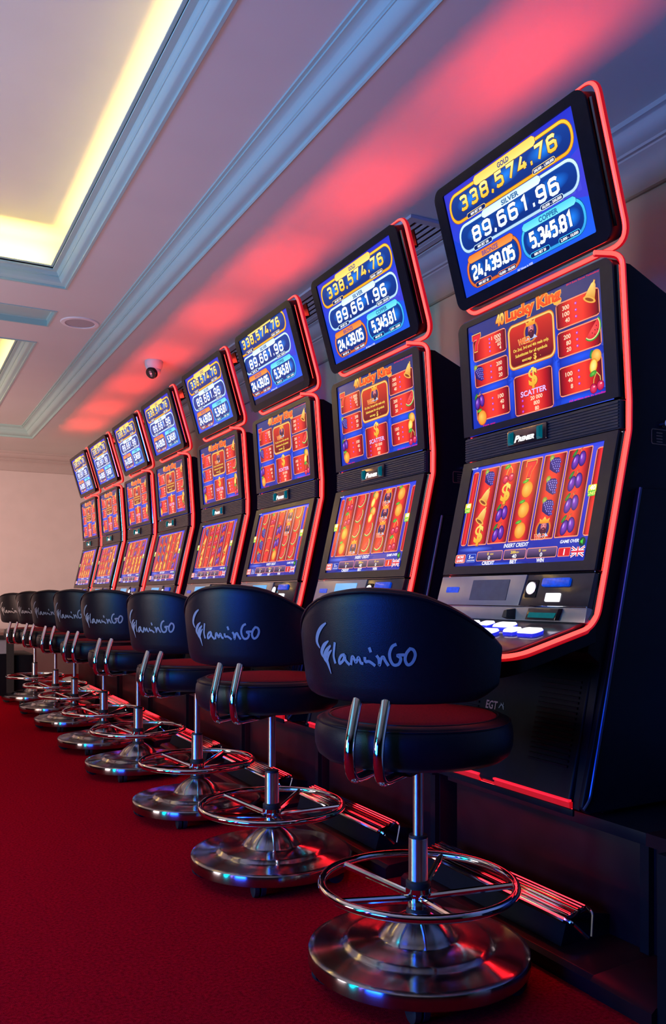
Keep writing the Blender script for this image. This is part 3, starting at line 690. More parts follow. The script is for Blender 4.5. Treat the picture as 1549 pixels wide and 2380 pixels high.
def build_machine(label):
    root = thing('slot_machine', label, 'slot machine', (XM, 1.597, 0), 0, 'slot machines along the wall')
    # ---- cabinet
    prof = [(.031, 1.790), (.150, 1.742), (.52, 1.60), (.52, .37), (-.150, .37), (-.100, .62), (-.075, .74), (-.12, .770), (-.110, .820), (-.070, .865), (-.050, .977), (.036, 1.350), (.037, 1.43), (.012, 1.790)]
    b = MB(); b.prism_y(prof, .006, W - .006); cab = b.build('cabinet', M['side'], root, bevel=.004)
    # outer side panels with a chamfered front edge
    for y0, y1 in ((-.012, .007), (W - .007, W + .012)):
        b = MB(); b.prism_y([(.049, 1.20), (.53, 1.20), (.53, .372), (-.130, .362), (-.156, .380)], y0, y1)
        b.build('side_panel', M['blackp'], root, bevel=.006, segs=3)
    for y in (-.012, W + .012):
        b = MB(); b.tube(fillet([(.049, y, 1.20), (-.131, y, .400), (-.152, y, .378)], .02), .0042, n=8); b.build('edge_glint', M['edgeglint'], root)  # tube added along the chamfer to draw its blue highlight
    # topper housing
    b = MB(); plate(b, FT, rrect(.004, .006, W - .004, LT - .004, .036, 8), -.052, 0)
    th = b.build('topper', M['side'], root, bevel=.003)
    sc = link('jackpot_screen', fit_canvas(JP, FT, .044, .036, W - .050, LT - .028, 'jackpot_screen', M['scrA']), root)
    bezel(FT, LT, (.044, .036, W - .050, LT - .028), .036, (1, 1, 1, 1), 'topper_bezel', root, M['gloss'])
    # paytable door
    b = MB(); plate(b, FP, rrect(.002, .002, W - .002, LP - .002, .030, 8, (0, 0, 1, 1)), -.045, 0)
    b.build('upper_door', M['blackp'], root, bevel=.003)
    link('paytable_screen', fit_canvas(PAYC, FP, .046, .022, .622, LP - .020, 'paytable_screen', M['scrB']), root)
    bezel(FP, LP, (.046, .022, .622, LP - .020), .030, (0, 0, 1, 1), 'upper_bezel', root, M['bez2'])
    # speaker band
    b = MB(); plate(b, FG, [(.002, .002), (W - .002, .002), (W - .002, LG - .002), (.002, LG - .002)], -.04, 0)
    for k in range(9):
        v = .008 + k * (LG - .016) / 8
        plate(b, FG, [(.004, v - .0026), (W - .004, v - .0026), (W - .004, v + .0026), (.004, v + .0026)], 0, .005)
    b.build('speaker_grille', M['ribs'], root)
    b = MB(); plate(b, FG, rrect(.225, .018, .398, .066, .004), 0, .012); bd = b.build('badge', M['badge'], root, bevel=.002)
    for u in (.240, .368):
        b = MB(); P0 = [at(FG, u - .010, .022, .012), at(FG, u + .014, .022, .012), at(FG, u + .014, .061, .012), at(FG, u - .010, .061, .012)]
        P1 = [at(FG, u - .003, .028, .020), at(FG, u + .007, .028, .020), at(FG, u + .007, .055, .020), at(FG, u - .003, .055, .020)]
        b.add(P0 + P1, [(0, 1, 5, 4), (1, 2, 6, 5), (2, 3, 7, 6), (3, 0, 4, 7), (4, 5, 6, 7)]); b.build('crystal', M['teal'], bd, smooth=10)
    c = Canvas()
    c.text('P', 150, 400, 760, (255, 255, 255), w=320, bold=.05, shear=.2); c.z -= 1
    c.text('REMIER', 900, 300, 520, (255, 255, 255), w=1180, bold=.06, shear=.2)
    O, U, V, N = FG
    link('badge_lettering', c.mesh('badge_lettering', (O + U * .258 + V * .026, U, V, N), .095, .024, M['print'], base=.0125), bd)
    # reels door
    b = MB(); plate(b, FM, [(.002, .002), (W - .002, .002), (W - .002, LM - .002), (.002, LM - .002)], -.04, 0)
    b.build('main_door', M['blackp'], root, bevel=.003)
    link('reel_screen', reels_mesh(0), root)
    bezel(FM, LM, (.050, .028, .622, LM - .022), .010, (0, 0, 0, 0), 'main_bezel', root, M['bez2'])
    # dash: silver left section, bronze right section
    b = MB(); plate(b, FD, [(.0, .0), (.400, .0), (.410, LD - .003), (.0, LD - .003)], -.035, .006); dash = b.build('dash', M['silver'], root, bevel=.003)
    b = MB(); plate(b, FD, [(.402, .0), (W, .0), (W, LD - .003), (.412, LD - .003)], -.035, .003); b.build('bronze_dash', M['bronze'], root, bevel=.002)
    b = MB(); plate(b, FD, rrect(.170, .016, .342, .079, .002), .005, .0075); d1 = b.build('display', M['lcdoff'], root)
    b = MB(); plate(b, FD, rrect(.040, .040, .105, .058, .004), .005, .0075); b.build('card_light', M['bluel'], root)
    b = MB(); plate(b, FD, rrect(.418, .026, .463, .076, .003), .002, .005); rb = b.build('button_plate', M['blackp'], root)
    b = MB(); plate(b, FD, [(.440 + .017 * cos(a * pi / 12), .052 + .017 * sin(a * pi / 12)) for a in range(24)], .004, .010); b.build('round_button', M['white'], rb, bevel=.002)
    b = MB(); b.tube([at(FD, .440 + .018 * cos(a * pi / 12), .052 + .018 * sin(a * pi / 12), .006) for a in range(24)], .0018, True, 6); b.build('button_ring', M['chrome'], rb)
    b = MB(); plate(b, FD, rrect(.482, .056, .588, .080, .006), .002, .010); b.build('bill_slot', M['bluel'], root, bevel=.002)
    b = MB(); plate(b, FD, rrect(.505, .014, .560, .038, .003), .002, .008); b.build('service_button', M['white'], root, bevel=.002)
    b = MB(); plate(b, FK, [(.0, -.004), (W, -.004), (W, LK), (.0, LK)], -.03, .004); b.build('dash_lip', M['silver'], root, bevel=.002)
    b = MB(); b.tube([at(FK, .0, LK, .006), at(FK, W, LK, .006)], .0022, n=6); b.tube([at(FD, .0, LD, .004), at(FD, W, LD, .004)], .002, n=6); b.build('chrome_strip', M['chrome'], root)
    # ticket tray and lever on the lip
    b = MB(); b.prism([(.455, .0), (.462, .032), (.580, .032), (.572, .0)], lambda u, v: at(FK, u, v, .004), lambda u, v: at(FK, u, v - .004, .020)); tr_ = b.build('ticket_tray', M['bronze'], root, bevel=.002)
    b = MB(); b.prism([(.466, .006), (.470, .020), (.574, .020), (.568, .006)], lambda u, v: at(FK, u, v, .012), lambda u, v: at(FK, u, v - .004, .0215)); b.build('tray_light', M['teal'], tr_)
    b = MB(); b.prism([(.358, -.002), (.366, .026), (.392, .030), (.398, -.002)], lambda u, v: at(FK, u, v, .004), lambda u, v: at(FK, .5 * (u + .378), v * .7, .030)); b.build('lever', M['rubber'], root, bevel=.002)
    # ---- deck
    out = [(-.09, W - .004), (-.09, .004)] + [(-.33, .004)] + [(-.33 - .07 * sin(a), .074 - .07 * cos(a)) for a in [k * pi / 16 for k in range(1, 9)]]
    out += [(-.40, W - .074)] + [(-.33 - .07 * cos(a), W - .074 + .07 * sin(a)) for a in [k * pi / 16 for k in range(1, 8)]] + [(-.33, W - .004)]
    def inset(p, d):
        x, y = p; return (max(x, -.40 + d) if x < -.3 else x, min(max(y, .004 + d), W - .004 - d))
    b = MB(); b.prism(out, lambda x, y: (x, y, zt(x) - .062), lambda x, y: (x, y, zt(x) - .010)); b.build('deck', M['blackp'], root, bevel=.006, segs=3)
    ins = [(x + (.016 if x < -.3 else 0), .5 * W + (y - .5 * W) * (1 - .032 / W)) for x, y in out]
    b = MB(); b.prism(ins, lambda x, y: (x, y, zt(x) - .012), lambda x, y: (x, y, zt(x))); b.build('deck_panel', M['deck'], root, bevel=.003)
    for (bx, by, L_, w_) in ((-.197, .385, .050, .030), (-.197, .318, .050, .030), (-.203, .232, .078, .036), (-.262, .335, .06, .032), (-.262, .235, .078, .034), (-.240, .156, .052, .034), (-.240, .086, .074, .038), (-.262, .42, .05, .03)):
        z0 = zt(bx)
        def S(e, h): return lambda u, v: (bx + v * e, by + u * e, zt(bx + v * e) + h)
        pts = rrect(-L_ / 2, -w_ / 2, L_ / 2, w_ / 2, w_ * .38, 5)
        b = MB(); b.prism(pts, S(1.0, -.001), S(1.06, .009)); rim = b.build('deck_button', M['btnblue'], root, bevel=.001)
        b = MB(); b.prism(pts, S(1.02, .009), S(.92, .0145)); b.build('button_cap', M['white'], rim, bevel=.002)
    # ---- lower door
    b = MB(); b.prism_y([(-.072, .765), (-.105, .62), (-.160, .385), (-.150, .372), (-.02, .372), (-.02, .765)], .030, W - .030)
    ld = b.build('lower_door', M['blackp'], root, bevel=.012, segs=4)
    for ys in ((.055, .205), (W - .205, W - .055)):
        b = MB()
        for k in range(17):
            z = .470 + k * .0135; x = -.160 + (z - .385) * (.055 / .235)
            b.box(x - .0045, x + .004, ys[0], ys[1], z, z + .006)
        b.build('grille', M['blackp'], ld)
    b = MB()
    FL, LL = frame((-.160, .385), (-.105, .62))
    c = Canvas(); c.text('EGT', 500, 450, 640, (150, 100, 110), w=900, bold=.02); c.stroke([(1100, 300), (1200, 560), (1350, 560), (1480, 250)], 60, (120, 110, 130)); c.stroke([(1180, 700), (1480, 420)], 40, (120, 110, 130)); c.stroke([(1380, 760), (1420, 560)], 40, (120, 110, 130))
    O, U, V, N = FL
    link('maker_logo', c.mesh('maker_logo', (O + U * .235 + V * .195, U, V, N), .092, .035, M['letterdim'], base=.002), ld)
    # underside light trough
    b = MB(); b.box(-.166, -.154, .028, .330, .390, .395); b.box(-.166, -.154, .40, W - .03, .390, .395); ll = b.build('lower_light', M['ledlow'], root)
    b = MB(); b.box(-.161, -.150, .028, .330, .372, .389); b.box(-.161, -.150, .40, W - .03, .372, .389); b.build('led_glow_band', M['ledglow'], ll)
    b = MB(); b.box(-.166, -.158, .012, W - .012, .356, .374); b.box(-.060, -.02, .012, W - .012, .352, .374); b.build('bottom_rail', M['blackp'], root, bevel=.003)
    b = MB(); b.box(-.155, -.130, .05, W - .05, .360, .367); b.build('under_light', M['ledunder'], root)
    b = MB(); b.box(-.078, -.060, .045, W - .045, 0, .010)
    b2 = MB(); b2.prism([(.07, LT - .058), (W - .10, LT - .058), (W - .10, LT - .046), (.07, LT - .046)], lambda u, v: at(FT, u, v, -.066), lambda u, v: at(FT, u, v, -.054)); b2.build('uplight_strip', M['ledtop'], root)
    b = MB(); plate(b, FT, [(.03, LT - .082), (W - .03, LT - .082), (W - .03, LT - .024), (.03, LT - .024)], -.094, -.089); plate(b, FT, [(.03, LT - .086), (W - .03, LT - .086), (W - .03, LT - .081), (.03, LT - .081)], -.094, -.050); b.build('uplight_baffle', M['side'], root)  # unseen baffle added to cut the uplight off the wall
    # ---- LED strips
    e = .010
    pts = [at(FT, W - .075, LT + e, -.030), at(FT, W + e, LT + e, -.030), at(FT, W + e, -e - .002, -.034), at(FT, -e, -e - .002, -.034), at(FT, -e, LT + e, -.030), at(FT, .075, LT + e, -.030)]
    path = fillet(pts, .055, 8); r = [.0058] * len(path)
    for k in range(7): r[k] = r[-1 - k] = .002 + .0038 * k / 7
    b = MB(); b.tube(path, r, n=10); tl = b.build('topper_light', M['led'], root)
    b = MB(); b.tube([p - FT[3] * .006 for p in path], [q * 1.42 for q in r], n=10); b.build('led_glow_band', M['ledglow'], tl)  # glowing band added for the red edge of the strip
    side = [(-.075, 1.806), (-.009, 1.806), (.017, 1.428), (.016, 1.350), (-.069, .977), (-.096, .865), (-.124, .834), (-.333, .777)]
    a_ = [(x, -.002, z) for x, z in side] + [(-.372, .002, .771), (-.402, .030, .768), (-.408, .075, .768)]
    c_ = [(x, W - y, z) for x, y, z in reversed(a_)]
    full = fillet([(-.075, .03, 1.808)] + a_[1:] + c_[:-1], {1: .028, 2: .01, 3: .012, 4: .012, 5: .02, 6: .035, 7: .05, 8: .03, 9: .03}, 5)
    b = MB(); b.tube(full, .0058, n=10); bl = b.build('body_light', M['led'], root)
    b = MB(); b.tube([(p.x + .0055, .5 * W + (p.y - .5 * W) * (1 - .008 / W), p.z - (.004 if p.x < -.13 else 0)) for p in full], .0090, n=10); b.build('led_glow_band', M['ledglow'], bl)
    # chrome side trims beside the strips
    for y in (.001, W - .001):
        b = MB()
        b.tube([at(FT, (0 if y > .3 else W) + (.002 if y < .3 else -.002), v, -.008) for v in (.03, LT - .035)], .005, n=6)
        b.tube([(-.022, y, 1.775), (.002, y, 1.43)], .0055, n=6); b.tube([(.003, y, 1.425), (.003, y, 1.352)], .0055, n=6)
        b.tube([(.001, y, 1.345), (-.083, y, .981)], .0055, n=6); b.tube([(-.083, y, .972), (-.108, y, .868), (-.122, y, .852)], .0055, n=6)
        b.build('chrome_trim', M['chrome'], root)
    # side label and lock
    b = MB(); b.ring(rrect(.108, 1.322, .20, 1.364, .006), rrect(.1105, 1.3245, .1975, 1.3615, .005), lambda x, z: (x, .0058, z), lambda x, z: (x, .0045, z))
    for k in range(4): b.box(.128, .150, .0045, .0058, 1.328 + k * .008, 1.331 + k * .008)
    b.build('side_label', M['gold'], root)
    b = MB(); b.tube([(.150, .006, 1.378), (.150, -.012, 1.378)], .010, n=16); b.build('lock', M['chrome'], root)
    return root
m_ = bpy.data.materials.new('dim_print'); m_.use_nodes = True
_b = m_.node_tree.nodes['Principled BSDF']; _a = m_.node_tree.nodes.new('ShaderNodeAttribute'); _a.attribute_name = 'Col'
m_.node_tree.links.new(_a.outputs['Color'], _b.inputs['Base Color']); _b.inputs['Roughness'].default_value = .5
M['letterdim'] = m_

def copy_tree(o, parent=None):
    c = o.copy(); COL.objects.link(c)
    if parent: c.parent = parent
    for ch in list(o.children): copy_tree(ch, c)
    return c

MY = [1.597, 2.490, 3.350, 4.215, 5.130, 5.980, 6.880, 7.700]
MX = [1.700, 1.697, 1.693, 1.690, 1.690, 1.690, 1.690, 1.690]
MLAB = ['tall black slot machine nearest the open end of the row, its button deck in full view',
        'slot machine second in the row, three crowned kings stacked in its fourth reel',
        'slot machine third in the row, its jackpot picture shifted so GOLD is cut off',
        'slot machine fourth in the row, cherries topping its second and third reels',
        'slot machine fifth in the row, beside the ceiling camera, a full reel of oranges',
        'slot machine sixth in the row, two oranges topping its first reel',
        'slot machine seventh in the row, next to last before the far wall',
        'slot machine last in the row, beside the bare far wall']
MLAB[0] = 'tall slot machine at the open end of the row, white deck buttons in view'
m1 = build_machine(MLAB[0]); machines = [m1]
for i in range(1, 8):
    r_ = copy_tree(m1); r_.location = (MX[i], MY[i], 0); r_['label'] = MLAB[i]; machines.append(r_)
    for ch in r_.children:
        if ch.name.startswith('reel_screen'): ch.data = reels_mesh(i)
        if ch.name.startswith('display'):
            ch.data = ch.data.copy(); ch.data.materials[0] = M['lcdon']
        if ch.name.startswith('jackpot_screen') and i == 2:
            ch.data = fit_canvas(JP3, FT, .044, .036, W - .050, LT - .028, 'jackpot_screen', M['scrA'])
    if i == 1:
        c = Canvas(); c.text('AMATIC', 800, 450, 620, (190, 235, 250), w=1400, bold=.0, shear=.1)
        O, U, V, N = FD
        link('display_lettering', c.mesh('display_lettering', (O + U * .18 + V * .022, U, V, N), .15, .03, M['print'], base=.008), r_)

# stands under the machines with plinth and footrest
def build_stand(label):
    root = thing('machine_stand', label, 'stand', (XM, 1.597, 0), 0, 'stands under the slot machines')
    b = MB(); b.box(-.095, .55, -.158, .650, .318, .349); b.build('top_shelf', M['blackp'], root, bevel=.003)
    b = MB(); b.box(-.06, .55, -.155, .648, .0, .318); b.build('body', M['stand'], root, bevel=.002)
    b = MB(); b.box(-.078, -.058, -.152, -.125, .05, .318); b.build('post', M['blackp'], root)
    b = MB(); b.prism_y([(-.275, 0), (-.275, .034), (-.262, .044), (-.16, .05), (-.06, .05), (-.06, 0)], -.157, .649); b.build('plinth', M['stand'], root, bevel=.002)
    b = MB(); b.prism_y([(-.225, .048), (-.205, .112), (-.14, .118), (-.06, .10), (-.06, .048)], -.010, .615); fb = b.build('footrest_base', M['blackp'], root)
    b = MB()
    b.prism_y([(-.212, .108), (-.212, .116), (-.208, .120), (-.140, .134), (-.138, .126)], -.012, .617)
    for k in range(6):
        x = -.202 + k * .0115; b.tube([(x, -.010, .1225 + k * .0023), (x, .615, .1225 + k * .0023)], .0032, n=6)
    b.tube([(-.214, -.012, .110), (-.214, .617, .110)], .007, n=8)
    b.tube(fillet([(-.212, -.010, .114), (-.206, -.030, .108), (-.176, -.052, .074)], .02), .0055, n=8); b.tube(fillet([(-.140, -.010, .131), (-.140, -.030, .124), (-.166, -.052, .076)], .02), .0045, n=8)
    b.build('footrest', M['chrome'], root, bevel=.0)
    return root
def end_block(root):
    b = MB(); b.box(-.26, .55, -.52, -.335, .0, .372); b.build('end_block', M['blackp'], root, bevel=.004)
    b = MB(); b.prism_y([(-.275, 0), (-.275, .034), (-.262, .044), (-.16, .05), (-.06, .05), (-.06, 0)], -.335, -.157); b.build('end_plinth', M['stand'], root)
    b = MB(); b.box(-.095, .55, -.335, -.158, .318, .349); b.box(-.06, .55, -.335, -.155, .05, .318); b.build('end_shelf', M['stand'], root)
SLAB = ['dark stand with chrome footrest under the slot machine at the open end', 'dark stand under the second slot machine of the row', 'dark stand under the third slot machine of the row', 'dark stand under the fourth slot machine of the row',
        'dark stand under the fifth slot machine of the row', 'dark stand under the sixth slot machine of the row', 'dark stand under the seventh slot machine of the row', 'dark stand under the last slot machine by the far wall']
s1 = build_stand(SLAB[0])
for i in range(1, 8):
    r_ = copy_tree(s1); r_.location = (MX[i], MY[i], 0); r_['label'] = SLAB[i]

# ------------------------------------------------------------------ stools
STX = dict(F1=[(-12.1, .8524), (-16, .8415), (-19.3, .8253), (-20.4, .8093), (-18.3, .7951)], F2=[(-11.2, .813), (-14.8, .8019), (-17.1, .7858), (-15.8, .774)],
 F3=[(-9.9, .803), (-13.1, .7903), (-14.8, .776), (-13.1, .7644), (-11.2, .7399)], F4=[(-9.5, .7929), (-12.0, .7819), (-13.1, .7661)],
 l=[(-7, .8105), (-7.8, .7949), (-8.4, .7794), (-7.6, .7636)], a=[(-1.4, .7845), (-3.4, .7824), (-4.9, .7735), (-4.9, .7644), (-2.6, .7717), (-1.4, .7835), (-1.2, .7728), (1.1, .7625)],
 m=[(1.8, .7627), (2.5, .7786), (3.3, .7805), (4.6, .769), (5.6, .7776), (6.3, .7794), (7.2, .7686), (8.5, .7675)],
 i=[(9.4, .7816), (9.6, .7717), (11.6, .772), (14.4, .7632)], dot=[(11.7, .8025), (12.5, .792)],
 n=[(15.1, .7858), (16.2, .7777), (16.4, .7645), (17.2, .7778), (18.3, .7829), (19.2, .7748), (20.7, .7641)],
 G=[(24.5, .8104), (22.6, .8056), (21.3, .7914), (21.6, .7767), (23.1, .7663), (25.4, .7685), (26.3, .7804), (24.8, .7868), (28.0, .788)],
 O=[(30.4, .8008), (28.8, .7903), (28.3, .7772), (29.5, .7668), (31.6, .7725), (32.8, .7872), (32.0, .7986), (30.0, .8015)])
STW = dict(F1=[.004, .009, .011, .010, .003], F2=[.003, .010, .010, .003], F3=[.004, .011, .013, .009, .002], F4=[.003, .008, .003])
def spline(P, n=5):
    out = []
    for i in range(len(P) - 1):
        p0 = P[max(0, i - 1)]; p1 = P[i]; p2 = P[i + 1]; p3 = P[min(len(P) - 1, i + 2)]
        for k in range(n):
            t = k / n
            out.append(tuple(.5 * ((2 * b) + (-a + c) * t + (2 * a - 5 * b + 4 * c - d) * t * t + (-a + 3 * b - 3 * c + d) * t ** 3) for a, b, c, d in zip(p0, p1, p2, p3)))
    out.append(tuple(P[-1])); return out
def Rb(z): return .254 + .027 * max(0, min(1.1, (z - .677) / .24)) ** .8
def back_top(p):
    p = abs(p); T = [(0, .931), (10, .9285), (20, .923), (28, .914), (38, .896), (48, .872), (58, .845), (64, .826), (68, .810)]
    for (a, za), (c, zc) in zip(T, T[1:]):
        if p <= c: return za + (zc - za) * (p - a) / (c - a)
    return .810
def back_bot(p):
    p = abs(p); return .677 + .004 * (p / 48) ** 2 + (0 if p < 52 else .024 * ((p - 52) / 16) ** 2)
def backrest():
    b = MB(); n = 20; cols = []; m = 44
    for i in range(m + 1):
        p = -68 + 136 * i / m; zt_, zb = back_top(p), back_bot(p); e = min(1, (68 - abs(p)) / 7 + .12) ** .5
        th = .058 * e; zc, hh = (zt_ + zb) / 2, (zt_ - zb) / 2 * (.90 + .10 * min(1, e))
        loop = []
        for k in range(n):
            a = 2 * pi * k / n; ca, sa = cos(a), sin(a)
            u = (abs(ca) ** .55) * (1 if ca > 0 else -1); v = (abs(sa) ** .32) * (1 if sa > 0 else -1)
            z = zc + hh * v; r = Rb(z) - th / 2 + th / 2 * u
            an = radians(180 + p); loop.append((r * cos(an), r * sin(an), z))
        cols.append(loop)
    vs = [q for l in cols for q in l]
    fs = [(i * n + k, i * n + (k + 1) % n, (i + 1) * n + (k + 1) % n, (i + 1) * n + k) for i in range(m) for k in range(n)]
    fs += [tuple(range(n))[::-1], tuple(m * n + k for k in range(n))]
    b.add(vs, fs); return b
def on_back(p, z, off=.0):
    an = radians(180 + p); r = Rb(z) + off; return (r * cos(an), r * sin(an), z)
def lettering():
    b = MB()
    for k, P in STX.items():
        w_ = STW.get(k, [.0065] * len(P)); Q = spline([(p, z, ww) for (p, z), ww in zip(P, w_)], 5)
        L = []; R = []
        for i, (p, z, ww) in enumerate(Q):
            a = Q[max(0, i - 1)]; c = Q[min(len(Q) - 1, i + 1)]; kx = radians(1) * .27
            d = Vector(((c[0] - a[0]) * kx, c[1] - a[1])); d = d.normalized() if d.length > 1e-9 else Vector((1, 0)); nn = Vector((-d.y, d.x)) * (ww / 2)
            L.append(on_back(p - 10 + nn.x / kx, z + nn.y, .0016)); R.append(on_back(p - 10 - nn.x / kx, z - nn.y, .0016))
        b.add(L + R, [(i, i + 1, len(L) + i + 1, len(L) + i) for i in range(len(L) - 1)])
    return b
def build_stool(label):
    root = thing('swivel_stool', label, 'stool', (0, 0, 0), 0, 'swivel stools in front of the slot machines')
    b = MB(); b.lathe([(0, .038), (.250, .038), (.2655, .038), (.267, .040), (.267, .069), (.2645, .0725), (.250, .0745), (.215, .076), (.188, .079), (.182, .083), (.176, .090), (.168, .0925), (.120, .094), (.100, .095), (.094, .098), (.090, .106), (.076, .122), (.055, .138), (.034, .150), (.026, .152), (.0, .152)], 64)
    b.build('base', M['brush2'], root, smooth=50)
    b = MB(); b.lathe([(.024, .150), (.030, .152), (.028, .160), (.020, .168), (.020, .172)], 24); b.build('neck', M['rubber'], root)
    for k in range(5):
        a = radians(20 + 72 * k); cx, cy = .230 * cos(a), .230 * sin(a)
        b = MB(); t = Vector((-sin(a + .5), cos(a + .5), 0))
        for s_ in (-1, 1):
            p = Vector((cx, cy, .027)) + t * .011 * s_; b.tube([p - t * .009, p - t * .007, p + t * .007, p + t * .009], [.021, .027, .027, .021], n=18)
        b.tube([(cx, cy, .022), (cx, cy, .050)], .012, n=12); b.build('caster', M['rubber'], root)
    b = MB(); b.tube([(.234 * cos(2 * pi * k / 64), .234 * sin(2 * pi * k / 64), .222) for k in range(64)], .0105, True, 12); fr_ = b.build('foot_ring', M['chrome'], root)
    for k in range(5):
        a = radians(-103 + 72 * k); b = MB(); b.tube([(.020 * cos(a), .020 * sin(a), .189), (.232 * cos(a), .232 * sin(a), .220)], .0085, n=10); b.build('spoke', M['chrome'], fr_)
    b = MB(); b.lathe([(.0, .158), (.022, .158), (.026, .164), (.026, .196), (.031, .200), (.031, .212), (.0, .212)], 32); b.build('hub', M['chrome'], fr_)
    b = MB(); b.lathe([(.0, .212), (.028, .212), (.030, .216), (.030, .226), (.026, .230), (.0, .230)], 28); b.build('collar', M['rubber'], root)
    b = MB(); b.lathe([(.0, .228), (.0235, .228), (.0235, .330), (.021, .333), (.0, .333)], 32); b.build('column', M['brush'], root)
    b = MB(); b.lathe([(.0, .331), (.0225, .331), (.0225, .338), (.0, .338)], 24); b.build('column_cap', M['rubber'], root)
    b = MB(); b.lathe([(.0, .33), (.0125, .33), (.0125, .54), (.0, .54)], 24); b.build('piston', M['brush'], root)
    b = MB(); b.lathe([(.0, .524), (.180, .524), (.214, .528), (.230, .540), (.237, .560), (.2385, .585), (.236, .606), (.228, .620), (.214, .6275), (.200, .627), (.0, .627)], 64); seat = b.build('seat', M['leather'], root, smooth=60)
    b = MB(); b.lathe([(.0, .631), (.16, .6305), (.196, .629), (.202, .625)], 56); b.build('seat_pad', M['redseat'], seat, smooth=60)
    b = MB(); b.tube([(.204 * cos(2 * pi * k / 56), .204 * sin(2 * pi * k / 56), .6275) for k in range(56)], .0025, True, 6); b.tube([(.231 * cos(2 * pi * k / 56), .231 * sin(2 * pi * k / 56), .617) for k in range(56)], .0028, True, 6); b.build('piping', M['leather'], seat)
    bk = backrest().build('backrest', M['leather'], root, smooth=60)
    b = MB(); b.tube([on_back(p, back_top(p) - .010, -.002) for p in [-62 + 124 * k / 40 for k in range(41)]], .0030, n=6); b.build('piping', M['leather'], bk)
    me = lettering().mesh('lettering', M['letter'], smooth=180); lo = link('lettering', me, bk); lo['label'] = 'grey script lettering'
    for y in (-.034, .034):
        P = fillet([(-.225, y, .715), (-.249, y, .668), (-.283, y, .588), (-.276, y, .514), (-.12, y, .512)], {1: .02, 2: .03, 3: .045}, 8)
        b = MB(); b.tube(P, .0105, n=12, flat=1.15); b.build('back_bracket', M['chrome'], root)
    b = MB(); b.box(-.16, .08, -.06, .06, .508, .526); b.build('seat_plate', M['rubber'], root, bevel=.004)
    return root
SPOS = [(1.138, 1.715), (1.128, 2.573), (1.152, 3.408), (1.148, 4.335), (1.148, 5.12), (1.150, 6.03), (1.150, 6.78), (1.117, 7.594)]
SROT = [35, 38, 32, 39, 37, 43, 38, 43]
SUP = [.004, .020, .006, .014, .019, .019, .014, .002]
TLAB = ['black swivel stool closest to the viewer, its backrest hiding part of the button deck', 'black swivel stool second in the row, facing the second slot machine', 'black swivel stool third in the row, its footring over a shiny round base',
        'black swivel stool fourth in the row, between the third and fifth stools', 'black swivel stool fifth in the row, its lettering partly hidden by the fourth', 'black swivel stool sixth in the row, third before the end of the row',
        'black swivel stool seventh in the row, next to the last one', 'black swivel stool last in the row, beside the low counter']
st1 = build_stool(TLAB[0]); stools = [st1]
for i in range(1, 8):
    c = copy_tree(st1); c['label'] = TLAB[i]; stools.append(c)
UP = ('seat', 'backrest', 'back_bracket', 'seat_plate', 'piston')
for i, s_ in enumerate(stools):
    s_.location = (*SPOS[i], 0)
    for ch in s_.children:
        nm = ch.name.split('.')[0]
        if nm in UP: ch.location.z = SUP[i] 
        if nm in UP: ch.rotation_euler.z = radians(SROT[i])
        if nm in UP and nm != 'piston': ch.location.x = -.011; ch.location.y = .006

# ------------------------------------------------------------------ ceiling fittings
t = thing('ceiling_speaker', 'round flat speaker set in the ceiling between crown moulding and recess', 'speaker', (1.055, 5.36, ZU))
b = MB(); b.lathe([(.088, -.003), (.090, -.007), (.112, -.006), (.117, -.001), (.117, .0)], 48); b.build('rim', M['camw'], t)
b = MB(); b.lathe([(.0, -.004), (.088, -.003)], 48); b.build('mesh_cover', M['grillec'], t)

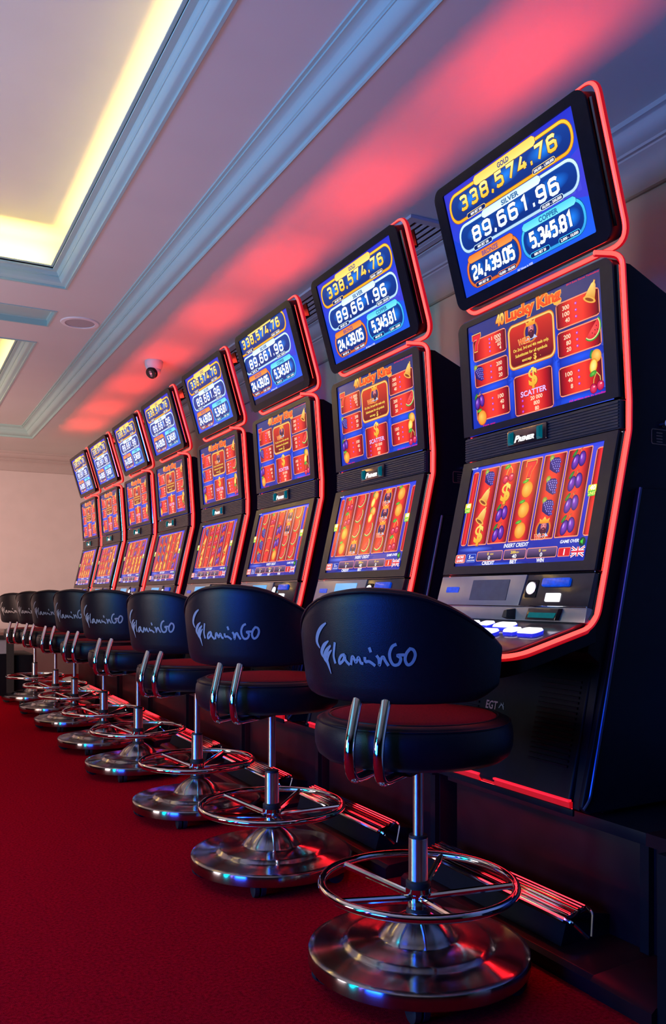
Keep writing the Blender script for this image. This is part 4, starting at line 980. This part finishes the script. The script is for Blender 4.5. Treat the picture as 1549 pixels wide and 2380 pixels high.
t = thing('security_camera', 'white dome security camera hanging from the ceiling above the fifth slot machine', 'camera', (1.60, 5.64, ZS))
b = MB(); b.lathe([(.0, 0), (.0600, 0), (.0610, -.006), (.0590, -.030), (.0520, -.052), (.0490, -.056), (.0, -.056)], 40); b.build('shell', M['camw'], t, smooth=50)
dr = Vector((-.62, -.55, -.60)).normalized()
b = MB(); b.lathe([(.047 * sin(a * pi / 16), -.047 * cos(a * pi / 16)) for a in range(17)], 36, (0, 0, -.066)); ey = b.build('eyeball', M['camw'], t, smooth=60)
b = MB(); cc = Vector((0, 0, -.066)) + dr * .026; b.tube([cc, cc + dr * .016, cc + dr * .020], [.041, .0385, .033], n=32); ln = b.build('lens_face', M['gloss'], ey)
ax = dr.cross(Vector((0, 0, 1))).normalized(); up = ax.cross(dr)
for dx, dy, r in ((0, .012, .009), (.0, -.014, .008)):
    b = MB(); p = cc + ax * dx + up * dy; b.tube([p + dr * .018, p + dr * .0225], r, n=18); b.build('lens', M['grey'], ln)

t = thing('air_vent', 'long slotted air vent in the ceiling behind the slot machine tops', 'vent', (0, 0, ZS))
y0, y1 = 2.955, 8.9; x0, x1 = 1.925, 2.165
b = MB(); b.box(x0 + .02, x1 - .02, y0 + .02, y1 - .02, -.003, -.0005); b.build('backing', M['black'], t)
b = MB(); b.ring([(x0, y0), (x1, y0), (x1, y1), (x0, y1)], [(x0 + .040, y0 + .035), (x1 - .028, y0 + .035), (x1 - .028, y1 - .035), (x0 + .040, y1 - .035)], lambda x, y: (x, y, -.014), lambda x, y: (x, y, -.001)); b.build('frame', M['vent'], t)
for k in range(5):
    xx = x0 + .061 + k * .034
    b = MB(); b.prism_y([(xx, -.010), (xx + .014, -.012), (xx + .014, -.004), (xx, -.003)], y0 + .03, y1 - .03); b.build('slat', M['vent'], t)

# ------------------------------------------------------------------ low counter by the far wall
t = thing('low_counter', 'low dark counter with brown top and grey end panel beyond the last stool', 'counter', (0, 0, 0))
b = MB(); b.box(-2.2, 1.22, 8.15, 9.0, .545, .575); b.build('counter_top', M['brown'], t, bevel=.004)
b = MB(); b.box(-2.2, 1.20, 8.12, 8.16, .51, .548); b.build('front_rail', M['rubber'], t, bevel=.004)
b = MB(); b.box(-2.2, .955, 8.17, 8.22, .38, .52); b.build('grey_panel', M['grey'], t)
b = MB(); b.box(.955, 1.02, 8.16, 8.24, .0, .545); b.build('post', M['rubber'], t)
b = MB(); b.box(-2.2, .955, 8.16, 8.9, .0, .38); b.box(1.02, 1.21, 8.2, 8.9, .0, .36); b.build('lower_cabinet', M['side'], t, bevel=.004)
end_block(s1)
